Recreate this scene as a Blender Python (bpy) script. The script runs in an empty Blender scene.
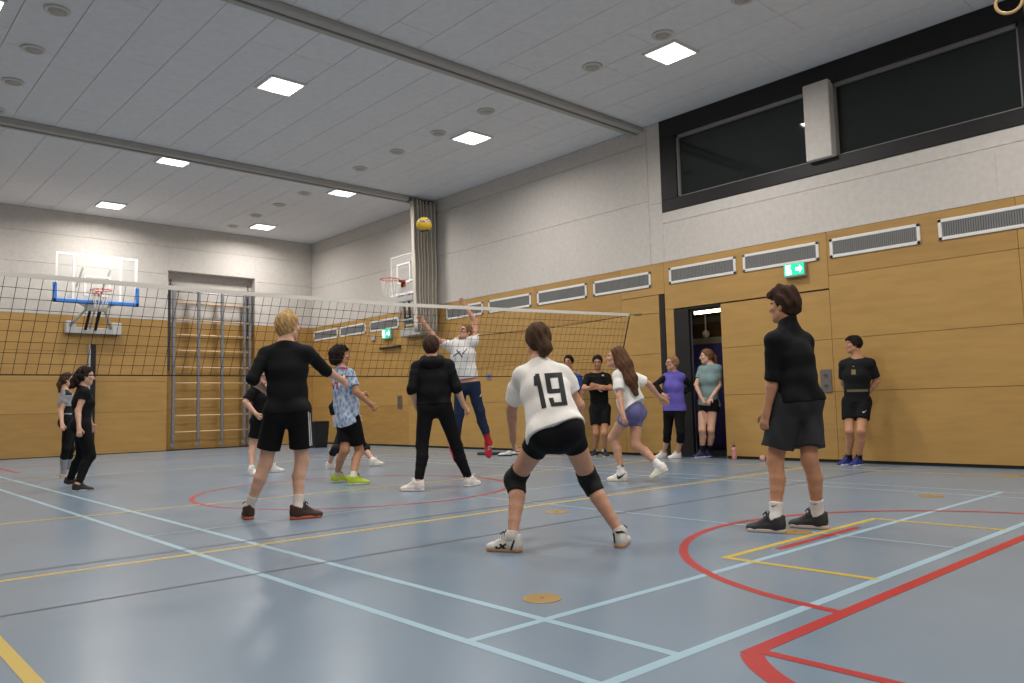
import bpy, math, random
import numpy as np
from mathutils import Vector, Matrix
from mathutils.bvhtree import BVHTree

S_ = bpy.context.scene
COL = S_.collection

# ---------------------------------------------------------------- camera, world, exposure
FPX = 785.75                      # focal length in pixels of the 1024-wide frame
CAM_H = 0.92
YAW, PITCH, ROLL = math.radians(42.1875), math.radians(4.7614), math.radians(-1.3944)
def _axes():
    cy, sy, cp, sp, cr, sr = math.cos(YAW), math.sin(YAW), math.cos(PITCH), math.sin(PITCH), math.cos(ROLL), math.sin(ROLL)
    F = np.array([sy*cp, cy*cp, sp]); R = np.array([cy, -sy, 0.]); U = np.cross(R, F)
    return cr*R + sr*U, -sr*R + cr*U, F
CR, CU, CF = _axes()
CAM = np.array([0., 0., CAM_H])
cam_data = bpy.data.cameras.new('camera')
cam_data.sensor_width = 36.0
cam_data.lens = FPX/1024*36.0
cam_data.clip_start = 0.05
cam_ob = bpy.data.objects.new('camera', cam_data)
COL.objects.link(cam_ob)
cam_ob.matrix_world = Matrix(((CR[0], CU[0], -CF[0], CAM[0]), (CR[1], CU[1], -CF[1], CAM[1]), (CR[2], CU[2], -CF[2], CAM[2]), (0, 0, 0, 1)))
S_.camera = cam_ob

world = bpy.data.worlds.new('night')
world.use_nodes = True
world.node_tree.nodes['Background'].inputs[0].default_value = (0.010, 0.012, 0.016, 1)
world.node_tree.nodes['Background'].inputs[1].default_value = 1.0
S_.world = world
LAMP_W = 52.0                     # watts of each recessed ceiling light
LAMP_SPREAD = math.radians(165)   # their prism covers cut the beam off near the ceiling
S_.view_settings.view_transform = 'Standard'
S_.view_settings.look = 'None'
S_.view_settings.gamma = 1.0
S_.view_settings.use_curve_mapping = False
S_.view_settings.exposure = 0.63

def ray(x, y): return CF*FPX + CR*(x-512) - CU*(y-341.5)
def on(x, y, ax, v):
    r = ray(x, y); return CAM + r*((v-CAM[ax])/r[ax])
def floor_pt(x, y): return on(x, y, 2, 0.0)

# hall measures, metres: camera stands at the origin, y runs along the window wall
XR, YB, HC, HW = 11.23, 21.24, 5.94, 3.40
XL, YF = -3.80, -6.0

# ---------------------------------------------------------------- materials
def lin(c):
    return tuple(((v/255)/12.92 if v/255 <= 0.04045 else ((v/255+0.055)/1.055)**2.4) for v in c)
_M = {}
def mat(name, rgb, rough=0.6, spec=0.4, metal=0.0, noise=0.0, nscale=8.0, stretch=(1, 1, 1), bump=0.0, bscale=60.0, emit=0.0, alpha=None):
    """Principled material; noise = relative colour variation, all procedural."""
    if name in _M: return _M[name]
    m = bpy.data.materials.new(name); m.use_nodes = True
    nt = m.node_tree; b = nt.nodes['Principled BSDF']
    c = lin(rgb)
    b.inputs['Base Color'].default_value = (*c, 1)
    b.inputs['Roughness'].default_value = rough
    b.inputs['Specular IOR Level'].default_value = spec
    b.inputs['Metallic'].default_value = metal
    tc = nt.nodes.new('ShaderNodeTexCoord'); mp = nt.nodes.new('ShaderNodeMapping')
    mp.inputs['Scale'].default_value = stretch
    nt.links.new(tc.outputs['Object'], mp.inputs['Vector'])
    if noise > 0:
        n = nt.nodes.new('ShaderNodeTexNoise'); n.inputs['Scale'].default_value = nscale; n.inputs['Detail'].default_value = 4
        nt.links.new(mp.outputs[0], n.inputs['Vector'])
        r = nt.nodes.new('ShaderNodeValToRGB')
        r.color_ramp.elements[0].position = 0.3; r.color_ramp.elements[1].position = 0.7
        r.color_ramp.elements[0].color = (*[v*(1-noise) for v in c], 1)
        r.color_ramp.elements[1].color = (*[min(1, v*(1+noise)) for v in c], 1)
        nt.links.new(n.outputs[0], r.inputs[0]); nt.links.new(r.outputs[0], b.inputs['Base Color'])
    if bump > 0:
        n2 = nt.nodes.new('ShaderNodeTexNoise'); n2.inputs['Scale'].default_value = bscale
        nt.links.new(mp.outputs[0], n2.inputs['Vector'])
        bp = nt.nodes.new('ShaderNodeBump'); bp.inputs['Strength'].default_value = bump; bp.inputs['Distance'].default_value = 0.01
        nt.links.new(n2.outputs[0], bp.inputs['Height']); nt.links.new(bp.outputs[0], b.inputs['Normal'])
    if emit > 0:
        b.inputs['Emission Color'].default_value = (*c, 1); b.inputs['Emission Strength'].default_value = emit
    if alpha is not None:
        b.inputs['Alpha'].default_value = alpha
    _M[name] = m
    return m

M_floor = mat('blue_sports_floor', (120, 138, 154), 0.27, 0.5, noise=0.05, nscale=0.9, bump=0.0)
M_lblue = mat('light_blue_line', (152, 182, 196), 0.4)
M_yellow = mat('yellow_line', (196, 168, 66), 0.4)
M_red = mat('red_line', (172, 42, 42), 0.4)
M_black = mat('dark_seam', (78, 74, 76), 0.5)
M_brass = mat('brass_cover', (172, 140, 84), 0.35, 0.5, 0.3, noise=0.08)
M_wood = mat('beech_panel', (180, 142, 82), 0.42, 0.4, noise=0.075, nscale=1.6, stretch=(1.2, 1.2, 7))
M_wood2 = mat('beech_panel_darker', (172, 134, 76), 0.42, 0.4, noise=0.09, nscale=1.5, stretch=(1.2, 1.2, 8))
M_gap = mat('panel_gap', (74, 56, 38), 0.8)
M_white = mat('acoustic_wall_panel', (203, 197, 190), 0.85, 0.2, noise=0.05, nscale=14, bump=0.25, bscale=120)
M_whgap = mat('acoustic_gap', (140, 137, 135), 0.9)
M_ceil = mat('acoustic_ceiling', (228, 227, 228), 0.9, 0.2, noise=0.035, nscale=10, bump=0.2, bscale=90)
M_cgap = mat('ceiling_gap', (150, 148, 146), 0.9)
M_beam = mat('grey_beam', (176, 173, 168), 0.6)
M_frameblk = mat('black_frame', (26, 25, 26), 0.55)
M_steel = mat('grey_steel', (140, 140, 144), 0.4, 0.5, 0.4)
M_dsteel = mat('dark_steel', (84, 84, 90), 0.5, 0.5, 0.3)
M_alu = mat('aluminium', (188, 188, 188), 0.4, 0.5, 0.4)
M_whpaint = mat('white_paint', (228, 226, 222), 0.5)
M_grille = mat('grey_grille', (128, 128, 126), 0.6)
M_dgrille = mat('grille_gap', (84, 84, 84), 0.8)

# ---------------------------------------------------------------- mesh helpers
class MB:
    def __init__(s): s.v = []; s.f = []; s.m = []
    def add(s, vs, fs, mi=0):
        o = len(s.v); s.v += [tuple(map(float, p)) for p in vs]; s.f += [tuple(i+o for i in f) for f in fs]; s.m += [mi]*len(fs); return s
    def box(s, a, b, mi=0):
        x0, y0, z0 = [min(p, q) for p, q in zip(a, b)]; x1, y1, z1 = [max(p, q) for p, q in zip(a, b)]
        return s.add([(x0, y0, z0), (x1, y0, z0), (x1, y1, z0), (x0, y1, z0), (x0, y0, z1), (x1, y0, z1), (x1, y1, z1), (x0, y1, z1)],
                     [(0, 3, 2, 1), (4, 5, 6, 7), (0, 1, 5, 4), (1, 2, 6, 5), (2, 3, 7, 6), (3, 0, 4, 7)], mi)
    def bevel_box(s, a, b, r=0.01, mi=0):
        """Box with its twelve edges chamfered."""
        lo = np.minimum(a, b); hi = np.maximum(a, b); r = min(r, *(0.45*(hi-lo)))
        vs = []; idx = {}
        for sx in (0, 1):
            for sy in (0, 1):
                for sz in (0, 1):
                    c = [hi[0] if sx else lo[0], hi[1] if sy else lo[1], hi[2] if sz else lo[2]]
                    d = [-1 if sx else 1, -1 if sy else 1, -1 if sz else 1]
                    for ax in range(3):
                        p = [c[k] + (0 if k == ax else d[k]*r) for k in range(3)]
                        idx[(sx, sy, sz, ax)] = len(vs); vs.append(p)
        fs = []; I = idx
        for ax in range(3):
            o = [k for k in range(3) if k != ax]
            for sd in (0, 1):
                q = []
                for (p1, p2) in ((0, 0), (1, 0), (1, 1), (0, 1)):
                    k = [0, 0, 0]; k[ax] = sd; k[o[0]] = p1; k[o[1]] = p2; q.append(I[(*k, ax)])
                flip = (sd == 0) != (ax == 1)
                fs.append(tuple(reversed(q)) if flip else tuple(q))
        for ax in range(3):      # edges along ax
            o = [k for k in range(3) if k != ax]
            for p1 in (0, 1):
                for p2 in (0, 1):
                    k0 = [0, 0, 0]; k1 = [0, 0, 0]; k0[o[0]] = k1[o[0]] = p1; k0[o[1]] = k1[o[1]] = p2; k0[ax] = 0; k1[ax] = 1
                    q = (I[(*k0, o[0])], I[(*k1, o[0])], I[(*k1, o[1])], I[(*k0, o[1])])
                    if ((p1 == p2) == (ax == 1)): q = q[::-1]
                    fs.append(q)
        for sx in (0, 1):
            for sy in (0, 1):
                for sz in (0, 1):
                    t = (I[(sx, sy, sz, 0)], I[(sx, sy, sz, 1)], I[(sx, sy, sz, 2)])
                    if (sx+sy+sz) % 2 == 0: t = t[::-1]
                    fs.append(t)
        return s.add(vs, fs, mi)
    def tube(s, pts, r, n=8, mi=0, cap=True):
        pts = [np.array(p, float) for p in pts]; rs = r if isinstance(r, (list, tuple)) else [r]*len(pts)
        t0 = pts[1]-pts[0]; a = np.array([0, 0, 1.]) if abs(t0[2]) < 0.9*np.linalg.norm(t0) else np.array([1., 0, 0])
        vs = []
        for i, p in enumerate(pts):
            t = pts[min(i+1, len(pts)-1)] - pts[max(i-1, 0)]; t = t/np.linalg.norm(t)
            u = np.cross(a, t); u /= np.linalg.norm(u); w = np.cross(t, u)
            for k in range(n):
                th = 2*math.pi*k/n; vs.append(p + rs[i]*(u*math.cos(th)+w*math.sin(th)))
        fs = [(i*n+k, i*n+(k+1) % n, (i+1)*n+(k+1) % n, (i+1)*n+k) for i in range(len(pts)-1) for k in range(n)]
        if cap: fs += [tuple(range(n-1, -1, -1)), tuple((len(pts)-1)*n+k for k in range(n))]
        return s.add(vs, fs, mi)
    def ring(s, c, ax, R, r, n=28, m=8, mi=0):
        c = np.array(c, float); ax = np.array(ax, float); ax /= np.linalg.norm(ax)
        u = np.cross(ax, [0.3, 0.5, 0.8]); u /= np.linalg.norm(u); w = np.cross(ax, u)
        vs = []
        for i in range(n):
            a = 2*math.pi*i/n; d = u*math.cos(a)+w*math.sin(a)
            for k in range(m):
                b = 2*math.pi*k/m; vs.append(c+d*(R+r*math.cos(b))+ax*r*math.sin(b))
        fs = [(i*m+k, ((i+1) % n)*m+k, ((i+1) % n)*m+(k+1) % m, i*m+(k+1) % m) for i in range(n) for k in range(m)]
        return s.add(vs, fs, mi)
    def lathe(s, c, ax, prof, n=24, mi=0):
        """Revolve (radius, height) pairs about the axis ax through c."""
        c = np.array(c, float); ax = np.array(ax, float); ax /= np.linalg.norm(ax)
        u = np.cross(ax, [0.31, 0.52, 0.8]); u /= np.linalg.norm(u); w = np.cross(ax, u)
        vs = []
        for r, h in prof:
            for k in range(n):
                t = 2*math.pi*k/n; vs.append(c+ax*h+(u*math.cos(t)+w*math.sin(t))*r)
        fs = [(i*n+k, i*n+(k+1) % n, (i+1)*n+(k+1) % n, (i+1)*n+k) for i in range(len(prof)-1) for k in range(n)]
        fs += [tuple(range(n-1, -1, -1)), tuple((len(prof)-1)*n+k for k in range(n))]
        return s.add(vs, fs, mi)
    def build(s, name, mats, parent=None, smooth=False):
        o = origin(parent)
        me = bpy.data.meshes.new(name); me.from_pydata([(p[0]-o[0], p[1]-o[1], p[2]-o[2]) for p in s.v], [], s.f)
        for m in (mats if isinstance(mats, (list, tuple)) else [mats]): me.materials.append(m)
        me.polygons.foreach_set('material_index', s.m)
        if smooth: me.polygons.foreach_set('use_smooth', [True]*len(s.f))
        me.update()
        return link(name, me, parent)
def link(name, me, parent=None):
    o = bpy.data.objects.new(name, me); COL.objects.link(o)
    if parent is not None: o.parent = parent
    return o
def origin(o):
    """World origin of a thing or part (things are never rotated)."""
    p = Vector((0, 0, 0))
    while o is not None: p = p+o.location; o = o.parent
    return p
def tag(o, label=None, cat=None, group=None, kind=None):
    if label: o['label'] = label
    if cat: o['category'] = cat
    if group: o['group'] = group
    if kind: o['kind'] = kind
    return o
def thing(name, loc, label, cat, group=None):
    o = bpy.data.objects.new(name, None); o.empty_display_size = 0.1
    o.location = loc; COL.objects.link(o); return tag(o, label, cat, group)
def dup(root, loc, label, group=None):
    """A copy of a thing with copies of its parts and their sub-parts."""
    r = root.copy(); COL.objects.link(r); r.location = loc; r['label'] = label
    if group: r['group'] = group
    def rec(src, dst):
        for ch in list(src.children):
            c = ch.copy(); COL.objects.link(c); c.parent = dst; rec(ch, c)
    rec(root, r)
    return r
def struct(mb, name, mats): return tag(mb.build(name, mats), kind='structure')
ORD = ['first', 'second', 'third', 'fourth', 'fifth', 'sixth', 'seventh', 'eighth', 'ninth', 'tenth', 'eleventh', 'twelfth']

# ================================================================ THE HALL
# ---- floor with its painted court lines (surface pattern, one mesh)
fl = MB(); fl.box((XL, YF, -0.2), (XR, YB, 0), 0)
_lz = [0.0006]
def strip(p, q, w, mi):
    p = np.array(p[:2], float); q = np.array(q[:2], float); d = q-p; d /= np.linalg.norm(d); n = np.array([-d[1], d[0]])*w/2
    z = _lz[0]; _lz[0] += 0.00004
    fl.add([(*(p-n), z), (*(q-n), z), (*(q+n), z), (*(p+n), z)], [(0, 1, 2, 3)], mi)
def arc(c, R, a0, a1, w, mi, n=72):
    z = _lz[0]; _lz[0] += 0.00004; vs = []
    for i in range(n+1):
        a = math.radians(a0+(a1-a0)*i/n)
        for r in (R-w/2, R+w/2): vs.append((c[0]+r*math.cos(a), c[1]+r*math.sin(a), z))
    fl.add(vs, [(2*i, 2*i+1, 2*i+3, 2*i+2) for i in range(n)], mi)
FLB, FLY, FLR, FLK, FLS = 1, 2, 3, 4, 5
# badminton court in light blue
AX, BX, EX, GX = 1.994, 2.424, 8.524, 8.10
strip((AX, -5), (AX, 15.2), 0.045, FLB); strip((BX, 1.797), (BX, 15.2), 0.045, FLB)
strip((EX, -5), (EX, 15.2), 0.03, FLB); strip((GX, 1.797), (GX, 15.2), 0.03, FLB)
strip((AX, 2.507), (EX, 2.507), 0.045, FLB); strip((AX, 1.797), (EX, 1.797), 0.05, FLB)
strip((AX, 6.45), (EX, 6.45), 0.022, FLB); strip((5.26, 1.8), (5.26, 6.45), 0.024, FLB)
# volleyball attack line and its dark twin, floor seam, far lines in yellow
strip((XL+0.6, 5.366), (10.3, 5.366), 0.055, FLY); strip((XL+0.6, 5.584), (10.3, 5.584), 0.03, FLK)
strip((XL, 4.423), (XR-0.1, 4.423), 0.024, FLK)
strip((XL+0.6, 8.35), (10.2, 8.05), 0.05, FLY); strip((10.2, -2), (10.2, 19), 0.05, FLY)
strip((0.644, -5), (0.644, 5.366), 0.055, FLY)
strip((1.0, 13.9), (10.2, 13.9), 0.05, FLY)
# yellow bench box and short red mark
strip((4.08, 2.69), (6.16, 2.69), 0.05, FLY); strip((4.10, 2.69), (4.10, 1.80), 0.05, FLY); strip((6.14, 2.69), (6.14, 1.80), 0.05, FLY)
strip((4.55, 2.60), (5.66, 2.60), 0.05, FLR)
# red basketball lines
strip((2.60, 1.632), (10.6, 1.632), 0.065, FLR); arc((5.25, 1.50), 1.88, 4, 176, 0.055, FLR); arc((4.9, 8.2), 1.8, 0, 360, 0.05, FLR)
arc((3.05, 1.05), 0.72, 128, 200, 0.085, FLR, 24); strip((2.66, 1.632), (2.66, -3), 0.05, FLR)
strip((8.3, 15.9), (9.2, 16.8), 0.06, FLR); strip((2.82, 15.8), (2.80, 17.5), 0.06, FLR); strip((2.8, 17.5), (9.0, 17.5), 0.05, FLR)
struct(fl, 'floor', [M_floor, M_lblue, M_yellow, M_red, M_black, M_brass])

# ---- ceiling: planks of acoustic board with open joints
LX = [1.38, 5.30, 9.08]; LY = [19.92, 15.65, 11.0, 6.48, 1.95, -2.6]
cl = MB(); cl.box((XL, YF, HC+0.03), (XR, YB, HC+0.2), 1)
random.seed(4)
px = XL; k = 0
while px < XR-0.02:
    x1 = min(px+0.625, XR); y = YF - random.choice([0, 0.8, 1.6, 2.0]); k += 1
    while y < YB:
        y1 = min(y+2.5, YB); ya = max(y, YF)
        if y1 > ya+0.05: cl.box((px+0.004, ya+0.003, HC), (x1-0.004, y1-0.003, HC+0.03), 0)
        y += 2.5
    px += 0.625
struct(cl, 'ceiling', [M_ceil, M_cgap])
def beam(n, y0, y1, dz):
    b = MB(); b.bevel_box((XL, y0, HC-dz), (XR, y1, HC-0.001), 0.015)
    b.box((XL, (y0+y1)/2-0.02, HC-dz-0.012), (XR, (y0+y1)/2+0.02, HC-dz+0.01), 1)
    struct(b, f'trim_{n}', [M_beam, mat('beam_rail', (120, 112, 106), 0.5)])
beam(1, 8.68, 8.98, 0.085); beam(2, 15.02, 15.30, 0.11)

# ---- walls
DOOR = (7.25, 8.17, 2.53)
def wood_grid(mb, axis, pos, sgn, cols, rows, skip=None, thick=0.03, alt=()):
    """Wood panels standing `thick` proud of the backing, 8 mm joints."""
    for i in range(len(cols)-1):
        for j in range(len(rows)-1):
            a0, a1, z0, z1 = cols[i]+0.003, cols[i+1]-0.003, rows[j]+0.003, rows[j+1]-0.003
            if skip and skip(i, j): continue
            mi = 1 if (i*7+j*3) % 4 == 1 else 0
            if axis == 0: mb.box((pos, a0, z0), (pos+sgn*thick, a1, z1), mi)
            else: mb.box((a0, pos, z0), (a1, pos+sgn*thick, z1), mi)
WM = [M_wood, M_wood2, M_gap, M_white, M_whgap, M_frameblk]
# right-hand wall (with the door, the vents and the window band)
w = MB()
WY0, WY1, WZ0, WZ1 = 2.66, 8.33, 4.29, HC     # window band opening
BK = XR+0.03
def back(y0, y1, z0, z1, mi): w.box((BK, y0, z0), (BK+0.22, y1, z1), mi)
back(YF, DOOR[0], 0, HW, 2); back(DOOR[1], YB, 0, HW, 2); back(DOOR[0], DOOR[1], DOOR[2], HW, 2)
back(YF, YB, HW, WZ0, 4); back(YF, WY0, WZ0, HC, 4); back(WY1, YB, WZ0, HC, 4)
rows_near = [0.04, 1.03, 1.80, 2.74, HW]
wood_grid(w, 0, XR, 1, [YF, -3.6, -1.1, 1.5, 2.92, 5.38], rows_near)
for (y0, y1, z0, z1) in [(5.38, 7.24, 0.04, 1.03), (5.38, 7.24, 1.03, 1.80), (5.38, 7.24, 1.80, 2.535), (5.38, 8.36, 2.555, HW), (8.18, 8.36, 0.04, 2.555),
                         (8.49, 9.35, 0.04, 1.03), (8.49, 9.35, 1.03, 1.80), (8.49, 9.35, 1.80, 2.84), (8.36, 9.35, 2.845, HW)]:
    wood_grid(w, 0, XR, 1, [y0, y1], [z0, z1])
w.box((XR-0.001, 8.375, 0.02), (XR+0.03, 8.475, 2.83), 5)          # dark post slot
w.box((XR+0.012, 5.40, 2.528), (XR+0.03, 6.3, 2.556), 5)
wood_grid(w, 0, XR, 1, [9.35, 11.65, 13.95, 16.30, 18.7, YB], [0.04, 1.03, 1.80, 2.53, HW])
w.box((XR+0.01, YF, 0.0), (BK, 5.4, 0.04), 5); w.box((XR+0.01, 8.2, 0.0), (BK, YB, 0.04), 5)
# white acoustic boards above
def boards(mb, axis, pos, sgn, y0, y1, rows, wdt, mi=3, seed=0):
    for j in range(len(rows)-1):
        a = y0 - (0.9*j+seed) % wdt
        while a < y1:
            b0, b1 = max(a, y0), min(a+wdt, y1)
            if b1-b0 > 0.02:
                lo, hi = (b0+0.0008, rows[j]+0.003), (b1-0.0008, rows[j+1]-0.003)
                if axis == 0: mb.box((pos, lo[0], lo[1]), (pos+sgn*0.03, hi[0], hi[1]), mi)
                else: mb.box((lo[0], pos, lo[1]), (hi[0], pos+sgn*0.03, hi[1]), mi)
            a += wdt
boards(w, 0, XR, 1, 8.63, YB, [HW, 4.56, 5.62, HC], 2.45)
boards(w, 0, XR, 1, 8.33, 8.625, [HW, 4.48, HC], 2.45)
boards(w, 0, XR, 1, YF, 8.33, [HW, 4.09, WZ0], 2.45, seed=0.7); boards(w, 0, XR, 1, YF, WY0, [WZ0, HC], 2.45)
struct(w, 'wall_right', WM)
# back wall with the recess of the climbing frame
w = MB(); RX0, RX1, RZ = 7.07, 9.46, 4.74; RD = 0.28
def backb(x0, x1, z0, z1, mi): w.box((x0, YB+0.03, z0), (x1, YB+0.25, z1), mi)
backb(XL, RX0, 0, HW, 2); backb(RX1, XR+0.25, 0, HW, 2); backb(XL, RX0, HW, HC, 4); backb(RX1, XR+0.25, HW, HC, 4); backb(RX0, RX1, RZ, HC, 4)
w.box((RX0, YB+RD+0.03, 0), (RX1, YB+RD+0.2, RZ), 4)
rb = [0.014, 1.03, 1.80, 2.53, HW]
wood_grid(w, 1, YB, 1, [XL, -1.4, 0.9, 3.0, 5.2], rb); wood_grid(w, 1, YB, 1, [5.36, RX0], rb); wood_grid(w, 1, YB, 1, [RX1, XR], rb)
wood_grid(w, 1, YB+RD, 1, [RX0, RX1], rb)
w.box((5.2, YB, 0.04), (5.36, YB+0.03, HW-0.003), 0)
boards(w, 1, YB, 1, XL, RX0, [HW, 4.63, 5.36, HC], 2.45); boards(w, 1, YB, 1, RX1, XR, [HW, 4.63, 5.36, HC], 2.45, seed=1.2)
boards(w, 1, YB, 1, RX0, RX1, [RZ, 5.36, HC], 2.45); boards(w, 1, YB+RD, 1, RX0, RX1, [HW, RZ], 2.5)
for x in (RX0, RX1):
    s0 = -1 if x == RX0 else 1
    w.box((x-s0*0.006, YB+0.002, 0.03), (x+s0*0.02, YB+RD-0.001, HW), 0); w.box((x-s0*0.006, YB+0.002, HW), (x+s0*0.02, YB+RD-0.001, RZ-0.01), 3)
w.box((RX0+0.006, YB+0.002, RZ-0.008), (RX1-0.006, YB+RD-0.001, RZ+0.02), 3)
struct(w, 'wall_back', WM)
for nm, b0, b1 in (('wall_left', (XL-0.2, YF, 0), (XL, YB, HC)), ('wall_front', (XL-0.2, YF-0.2, 0), (XR+0.25, YF, HC))):
    w = MB(); w.box((b0[0], b0[1], 0), (b1[0], b1[1], HW), 0); w.box((b0[0], b0[1], HW), (b1[0], b1[1], HC), 1); struct(w, nm, [M_wood, M_white])

# ---- window band
w = MB(); D = 0.16
x0 = XR-0.02; x1 = XR+D
for a, b in (((x0, WY0, WZ0), (x1, WY1, 4.50)), ((x0, WY0, 5.62), (x1, WY1, HC)), ((x0, 8.00, 4.50), (x1, WY1, 5.62)), ((x0, WY0, 4.50), (x1, 2.74, 5.62))): w.bevel_box(a, b, 0.006, 0)
for y0, y1 in ((5.56, 8.00), (2.74, 5.16)):       # grey inner frames, glass and dark reveal behind
    for a, b in (((y0, 4.50), (y1, 4.525)), ((y0, 5.56), (y1, 5.62)), ((y0, 4.50), (y0+0.03, 5.62)), ((y1-0.03, 4.50), (y1, 5.62))):
        w.box((XR+0.03, a[0], a[1]), (XR+0.10, b[0], b[1]), 1)
    w.box((XR+0.085, y0, 4.50), (XR+0.091, y1, 5.62), 2)
w.bevel_box((XR-0.12, 5.16, 4.49), (XR+0.20, 5.56, 5.66), 0.01, 3)
w.box((XR+0.30, 2.5, 4.2), (XR+0.34, 8.5, HC), 4)
M_glass = mat('night_glass', (30, 34, 34), 0.04, 0.5)
struct(w, 'window_1', [M_frameblk, mat('grey_window_frame', (136, 134, 130), 0.5), M_glass, M_white, M_frameblk])
# ---- doorway, sliding door edge and the corridor behind it
w = MB()
w.bevel_box((XR-0.004, 7.88, 0.0), (XR+0.07, 8.18, 2.535), 0.006, 0); w.box((XR+0.0, DOOR[0], 2.51), (XR+0.07, 8.17, 2.535), 0)
w.box((XR+0.03, 7.235, 0), (XR+0.26, 7.262, 2.53), 1)
w.bevel_box((XR+0.062, 7.868, 0.0), (XR+0.09, 7.9, 2.51), 0.004, 2)
struct(w, 'door_1', [M_frameblk, M_wood, M_dsteel])
CX1 = 13.6
M_brick = bpy.data.materials.new('brown_brick'); M_brick.use_nodes = True
_nt = M_brick.node_tree; _bt = _nt.nodes.new('ShaderNodeTexBrick'); _tc = _nt.nodes.new('ShaderNodeTexCoord'); _mp = _nt.nodes.new('ShaderNodeMapping')
_mp.inputs['Rotation'].default_value = (math.radians(90), 0, math.radians(90)); _nt.links.new(_tc.outputs['Object'], _mp.inputs[0]); _nt.links.new(_mp.outputs[0], _bt.inputs['Vector'])
_bt.inputs['Color1'].default_value = (*lin((104, 80, 58)), 1); _bt.inputs['Color2'].default_value = (*lin((92, 70, 52)), 1); _bt.inputs['Mortar'].default_value = (*lin((92, 72, 54)), 1)
_bt.inputs['Scale'].default_value = 4.0; _bt.inputs['Mortar Size'].default_value = 0.02
_nt.links.new(_bt.outputs[0], _nt.nodes['Principled BSDF'].inputs['Base Color']); _nt.nodes['Principled BSDF'].inputs['Roughness'].default_value = 0.8
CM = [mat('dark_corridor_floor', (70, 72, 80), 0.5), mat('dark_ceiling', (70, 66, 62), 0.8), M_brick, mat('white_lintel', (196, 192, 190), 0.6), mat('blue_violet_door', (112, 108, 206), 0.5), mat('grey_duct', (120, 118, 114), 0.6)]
def room(name, a, b, mi):
    w = MB(); w.box(a, b); struct(w, name, CM[mi])
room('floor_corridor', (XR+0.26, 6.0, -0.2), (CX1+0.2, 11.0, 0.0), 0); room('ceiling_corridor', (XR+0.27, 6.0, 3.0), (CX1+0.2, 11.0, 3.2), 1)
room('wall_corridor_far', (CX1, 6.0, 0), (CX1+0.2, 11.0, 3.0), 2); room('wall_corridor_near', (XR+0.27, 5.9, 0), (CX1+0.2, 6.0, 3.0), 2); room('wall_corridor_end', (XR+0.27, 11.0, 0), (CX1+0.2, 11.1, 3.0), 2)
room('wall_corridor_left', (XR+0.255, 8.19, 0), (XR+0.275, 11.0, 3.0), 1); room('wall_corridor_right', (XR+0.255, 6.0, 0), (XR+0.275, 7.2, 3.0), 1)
w = MB(); w.bevel_box((CX1-0.06, 8.3, 2.09), (CX1-0.001, 10.2, 2.22), 0.01, 3); w.box((CX1-0.05, 8.3, 2.52), (CX1-0.001, 10.4, 2.64), 5); struct(w, 'trim_3', CM)
w = MB(); w.bevel_box((CX1-0.05, 8.36, 0.01), (CX1-0.001, 9.75, 2.08), 0.008, 4); struct(w, 'door_2', CM)
TX = 12.30
t = thing('tube_light', (TX, 8.1, 2.60), 'glowing tube light under the corridor ceiling seen through the doorway', 'light')
b = MB(); b.bevel_box((TX-0.08, 7.55, 2.60), (TX+0.08, 8.50, 2.65), 0.01); b.build('housing', M_whpaint, t)
for yy in (7.7, 8.35):
    b = MB(); b.tube([(TX, yy, 2.65), (TX, yy, 2.995)], 0.008); b.build('hanger', M_whpaint, t)
b = MB(); b.tube([(TX, 7.57, 2.575), (TX, 8.48, 2.575)], 0.026, 12); b.build('tube', mat('warm_tube', (255, 236, 200), 0.5, emit=9.0), t, True)
t = thing('pendant_lamp', (CX1-0.5, 8.8, 2.25), 'small white globe hanging on a stem behind the open doorway', 'lamp')
b = MB(); b.tube([(CX1-0.5, 8.8, 3.0), (CX1-0.5, 8.8, 2.30)], 0.012); b.build('stem', M_whpaint, t)
b = MB(); b.lathe((CX1-0.5, 8.8, 2.25), (0, 0, 1), [(0.01, -0.075), (0.05, -0.055), (0.075, 0.0), (0.05, 0.055), (0.015, 0.08)], 16); b.build('globe', mat('opal_globe', (214, 206, 194), 0.4), t, True)

# ================================================================ CEILING FITTINGS
def make_light(loc, label):
    t = thing('ceiling_light', loc, label, 'light', 'square ceiling lights')
    x, y, z = loc; b = MB(); s = 0.29
    for a0, a1 in (((-s, -s), (s, -s+0.035)), ((-s, s-0.035), (s, s)), ((-s, -s), (-s+0.035, s)), ((s-0.035, -s), (s, s))):
        b.box((x+a0[0], y+a0[1], z-0.03), (x+a1[0], y+a1[1], z))
    b.build('frame', M_whpaint, t)
    b = MB(); b.box((x-s+0.03, y-s+0.03, z-0.022), (x+s-0.03, y+s-0.03, z-0.006))
    b.build('diffuser', mat('light_diffuser', (255, 246, 236), 0.5, emit=3.0), t)
    la = bpy.data.lights.new('light_source', 'AREA'); la.shape = 'SQUARE'; la.size = 2*s-0.08; la.energy = LAMP_W; la.spread = LAMP_SPREAD; la.color = (1.0, 0.965, 0.925)
    lo = bpy.data.objects.new('light_source', la); COL.objects.link(lo); lo.parent = t; lo.location = (0, 0, -0.026)
    return t
lt0 = None
ROWN = ['leftmost row', 'middle row', 'row nearest the windows']
YN = ['nearest the back wall', 'behind the far ceiling beam', 'between the two ceiling beams', 'on the near side of the near beam', 'above the camera', 'far behind the camera']
for i, x in enumerate(LX):
    for j, y in enumerate(LY):
        lab = f'square ceiling light {YN[j]}, {ROWN[i]}'
        loc = (x, y, HC-0.001)
        if i == 2 and j == 1: lab = 'square ceiling light just behind the far beam near the folded curtain'
        if lt0 is None: lt0 = make_light(loc, lab)
        else: dup(lt0, loc, lab, 'square ceiling lights')
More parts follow.
